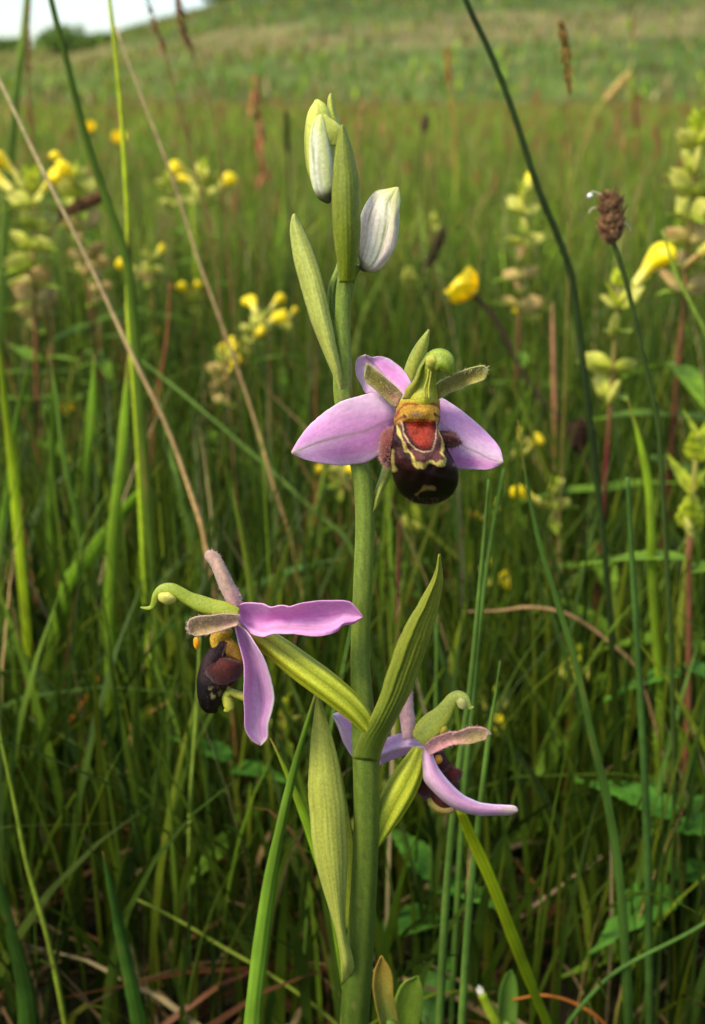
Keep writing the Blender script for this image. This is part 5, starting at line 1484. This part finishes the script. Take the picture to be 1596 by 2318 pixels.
def clear_view(x, y, h):
    """False where growth would stand between the camera and the orchid."""
    near = (y < 0.215) & (y > -0.05) & (np.abs(x) < 0.055 + np.clip(y, 0, 1) * 0.42)
    h[near] = np.minimum(h[near], np.clip(CAM_Z - 0.02 - np.clip(y[near] + 0.03, 0, 1) * 0.87, 0.02, 0.08))
    return np.hypot(x, y) > 0.03


# turf close around the orchid
def scatter(n, x0, x1, y0, y1, seed):
    r = np.random.default_rng(seed)
    return r.uniform(x0, x1, n), r.uniform(y0, y1, n), r


parts = []
x, y, r = scatter(46000, -0.62, 0.62, -0.45, 0.80, 11)
h = r.uniform(0.045, 0.135, len(x)) * np.interp(y, [0.2, 0.3, 0.6], [0.75, 0.95, 1.1])
ok = clear_view(x, y, h)
x, y, h = x[ok], y[ok], h[ok]
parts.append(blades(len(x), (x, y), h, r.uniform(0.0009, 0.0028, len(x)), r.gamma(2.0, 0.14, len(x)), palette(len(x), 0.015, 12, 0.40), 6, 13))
x, y, r = scatter(30000, -0.62, 0.62, -0.45, 0.80, 14)      # hair-fine fescue
h = r.uniform(0.07, 0.165, len(x)) * np.interp(y, [0.2, 0.3, 0.6], [0.7, 0.9, 1.05])
ok = clear_view(x, y, h)
x, y, h = x[ok], y[ok], h[ok]
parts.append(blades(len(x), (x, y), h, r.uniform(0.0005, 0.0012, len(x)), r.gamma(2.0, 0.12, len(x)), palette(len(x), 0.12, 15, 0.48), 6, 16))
mass('meadow_grass', parts, 'dense green turf of fine grass growing around the orchid')
# dead litter in the turf
x, y, r = scatter(6000, -0.5, 0.5, 0.20, 0.75, 17)
pl_ = blades(len(x), (x, y), r.uniform(0.01, 0.045, len(x)), r.uniform(0.001, 0.0026, len(x)), r.uniform(0.8, 2.4, len(x)), PAL_D[r.integers(0, 4, len(x))] * r.uniform(0.3, 0.9, (len(x), 1)), 4, 18, 0.2)
mass('turf_litter', [pl_], 'brown dead grass litter on the soil between the blades')


# meadow running back to the hill
def wedge(n, y0, y1, seed, half=0.42, pad=0.25, power=1.0):
    r = np.random.default_rng(seed)
    u = r.uniform(size=n) ** power
    y = np.sqrt(y0 ** 2 + (y1 ** 2 - y0 ** 2) * u)
    return r.uniform(-1, 1, n) * (y * half + pad), y, r


parts = []
for n, y0, y1, hlo, hhi, wlo, whi, dry, ns, sd_, pw in ((26000, 0.78, 2.2, 0.08, 0.155, 0.002, 0.004, 0.14, 5, 21, 1.0), (34000, 0.70, 2.4, 0.09, 0.18, 0.0007, 0.0015, 0.25, 4, 22, 1.0),
                                                       (30000, 2.1, 7.0, 0.09, 0.17, 0.003, 0.007, 0.16, 3, 23, 1.0), (30000, 6.8, 30.0, 0.10, 0.19, 0.008, 0.02, 0.16, 2, 24, 1.35)):
    x, y, r = wedge(n, y0, y1, sd_, power=pw)
    h = r.uniform(hlo, hhi, n) * (1 + 0.15 * vnoise(x, y, 5))
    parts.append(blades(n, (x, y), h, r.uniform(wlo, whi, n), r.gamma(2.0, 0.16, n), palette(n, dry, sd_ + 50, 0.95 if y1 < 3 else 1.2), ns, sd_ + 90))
mass('field_grass', parts, 'open meadow of green and brown grass running back to the hill')

# flowering grass heads that tint the meadow brown, too many to count
parts = []
for n, y0, y1, seed, sc in ((700, 0.8, 2.4, 31, 1.0), (2200, 2.4, 8.0, 32, 1.2), (3000, 8.0, 30.0, 33, 2.0)):
    x, y, r = wedge(n, y0, y1, seed)
    h = r.uniform(0.13, 0.215, n)
    lean = r.gamma(2.0, 0.1, n)
    st = PAL_D[r.integers(0, 4, n)] * r.uniform(0.5, 1.0, (n, 1))
    V, F, C = blades(n, (x, y), h, np.full(n, 0.0011 * sc), lean, st, 4, seed + 5)
    parts.append((V, F, C))
    tipv = V.reshape(n, -1, 3)[:, -1]
    hc = np.array([lin(166, 116, 66), lin(190, 158, 92), lin(160, 120, 70), lin(150, 136, 62), lin(182, 142, 80)])[r.integers(0, 5, n)] * r.uniform(0.6, 1.1, (n, 1))
    hl = r.uniform(0.012, 0.03, n) * (0.8 + 0.2 * sc); hw = r.uniform(0.0012, 0.003, n) * sc
    for a in (0.0, 1.57):
        dx, dy = np.cos(a) * hw, np.sin(a) * hw
        q = np.stack([tipv - np.stack([0 * hl, 0 * hl, hl * .6], -1), tipv + np.stack([dx, dy, 0 * hl], -1), tipv + np.stack([0 * hl, 0 * hl, hl * .5], -1), tipv - np.stack([dx, dy, 0 * hl], -1)], 1).reshape(-1, 3)
        parts.append((q, np.arange(4 * n).reshape(-1, 4), np.repeat(hc, 4, 0)))
mass('seed_head_grass', parts, 'haze of brown and reddish grass seed heads over the meadow')

# far off grasses on the hill, small yellow flowers in the meadow
x, y, r = wedge(26000, 27, 122, 41, half=0.40, pad=2.0)
z = hill_h(x, y)
V, F, C = blades(len(x), (x, y), r.uniform(0.15, 0.5, len(x)), r.uniform(0.05, 0.14, len(x)), r.gamma(2, 0.2, len(x)), palette(len(x), 0.35, 42), 2, 43)
V[:, 2] += np.repeat(z, 6)
mass('hill_grass', [(V, F, C)], 'rough tussocky grass covering the hillside')
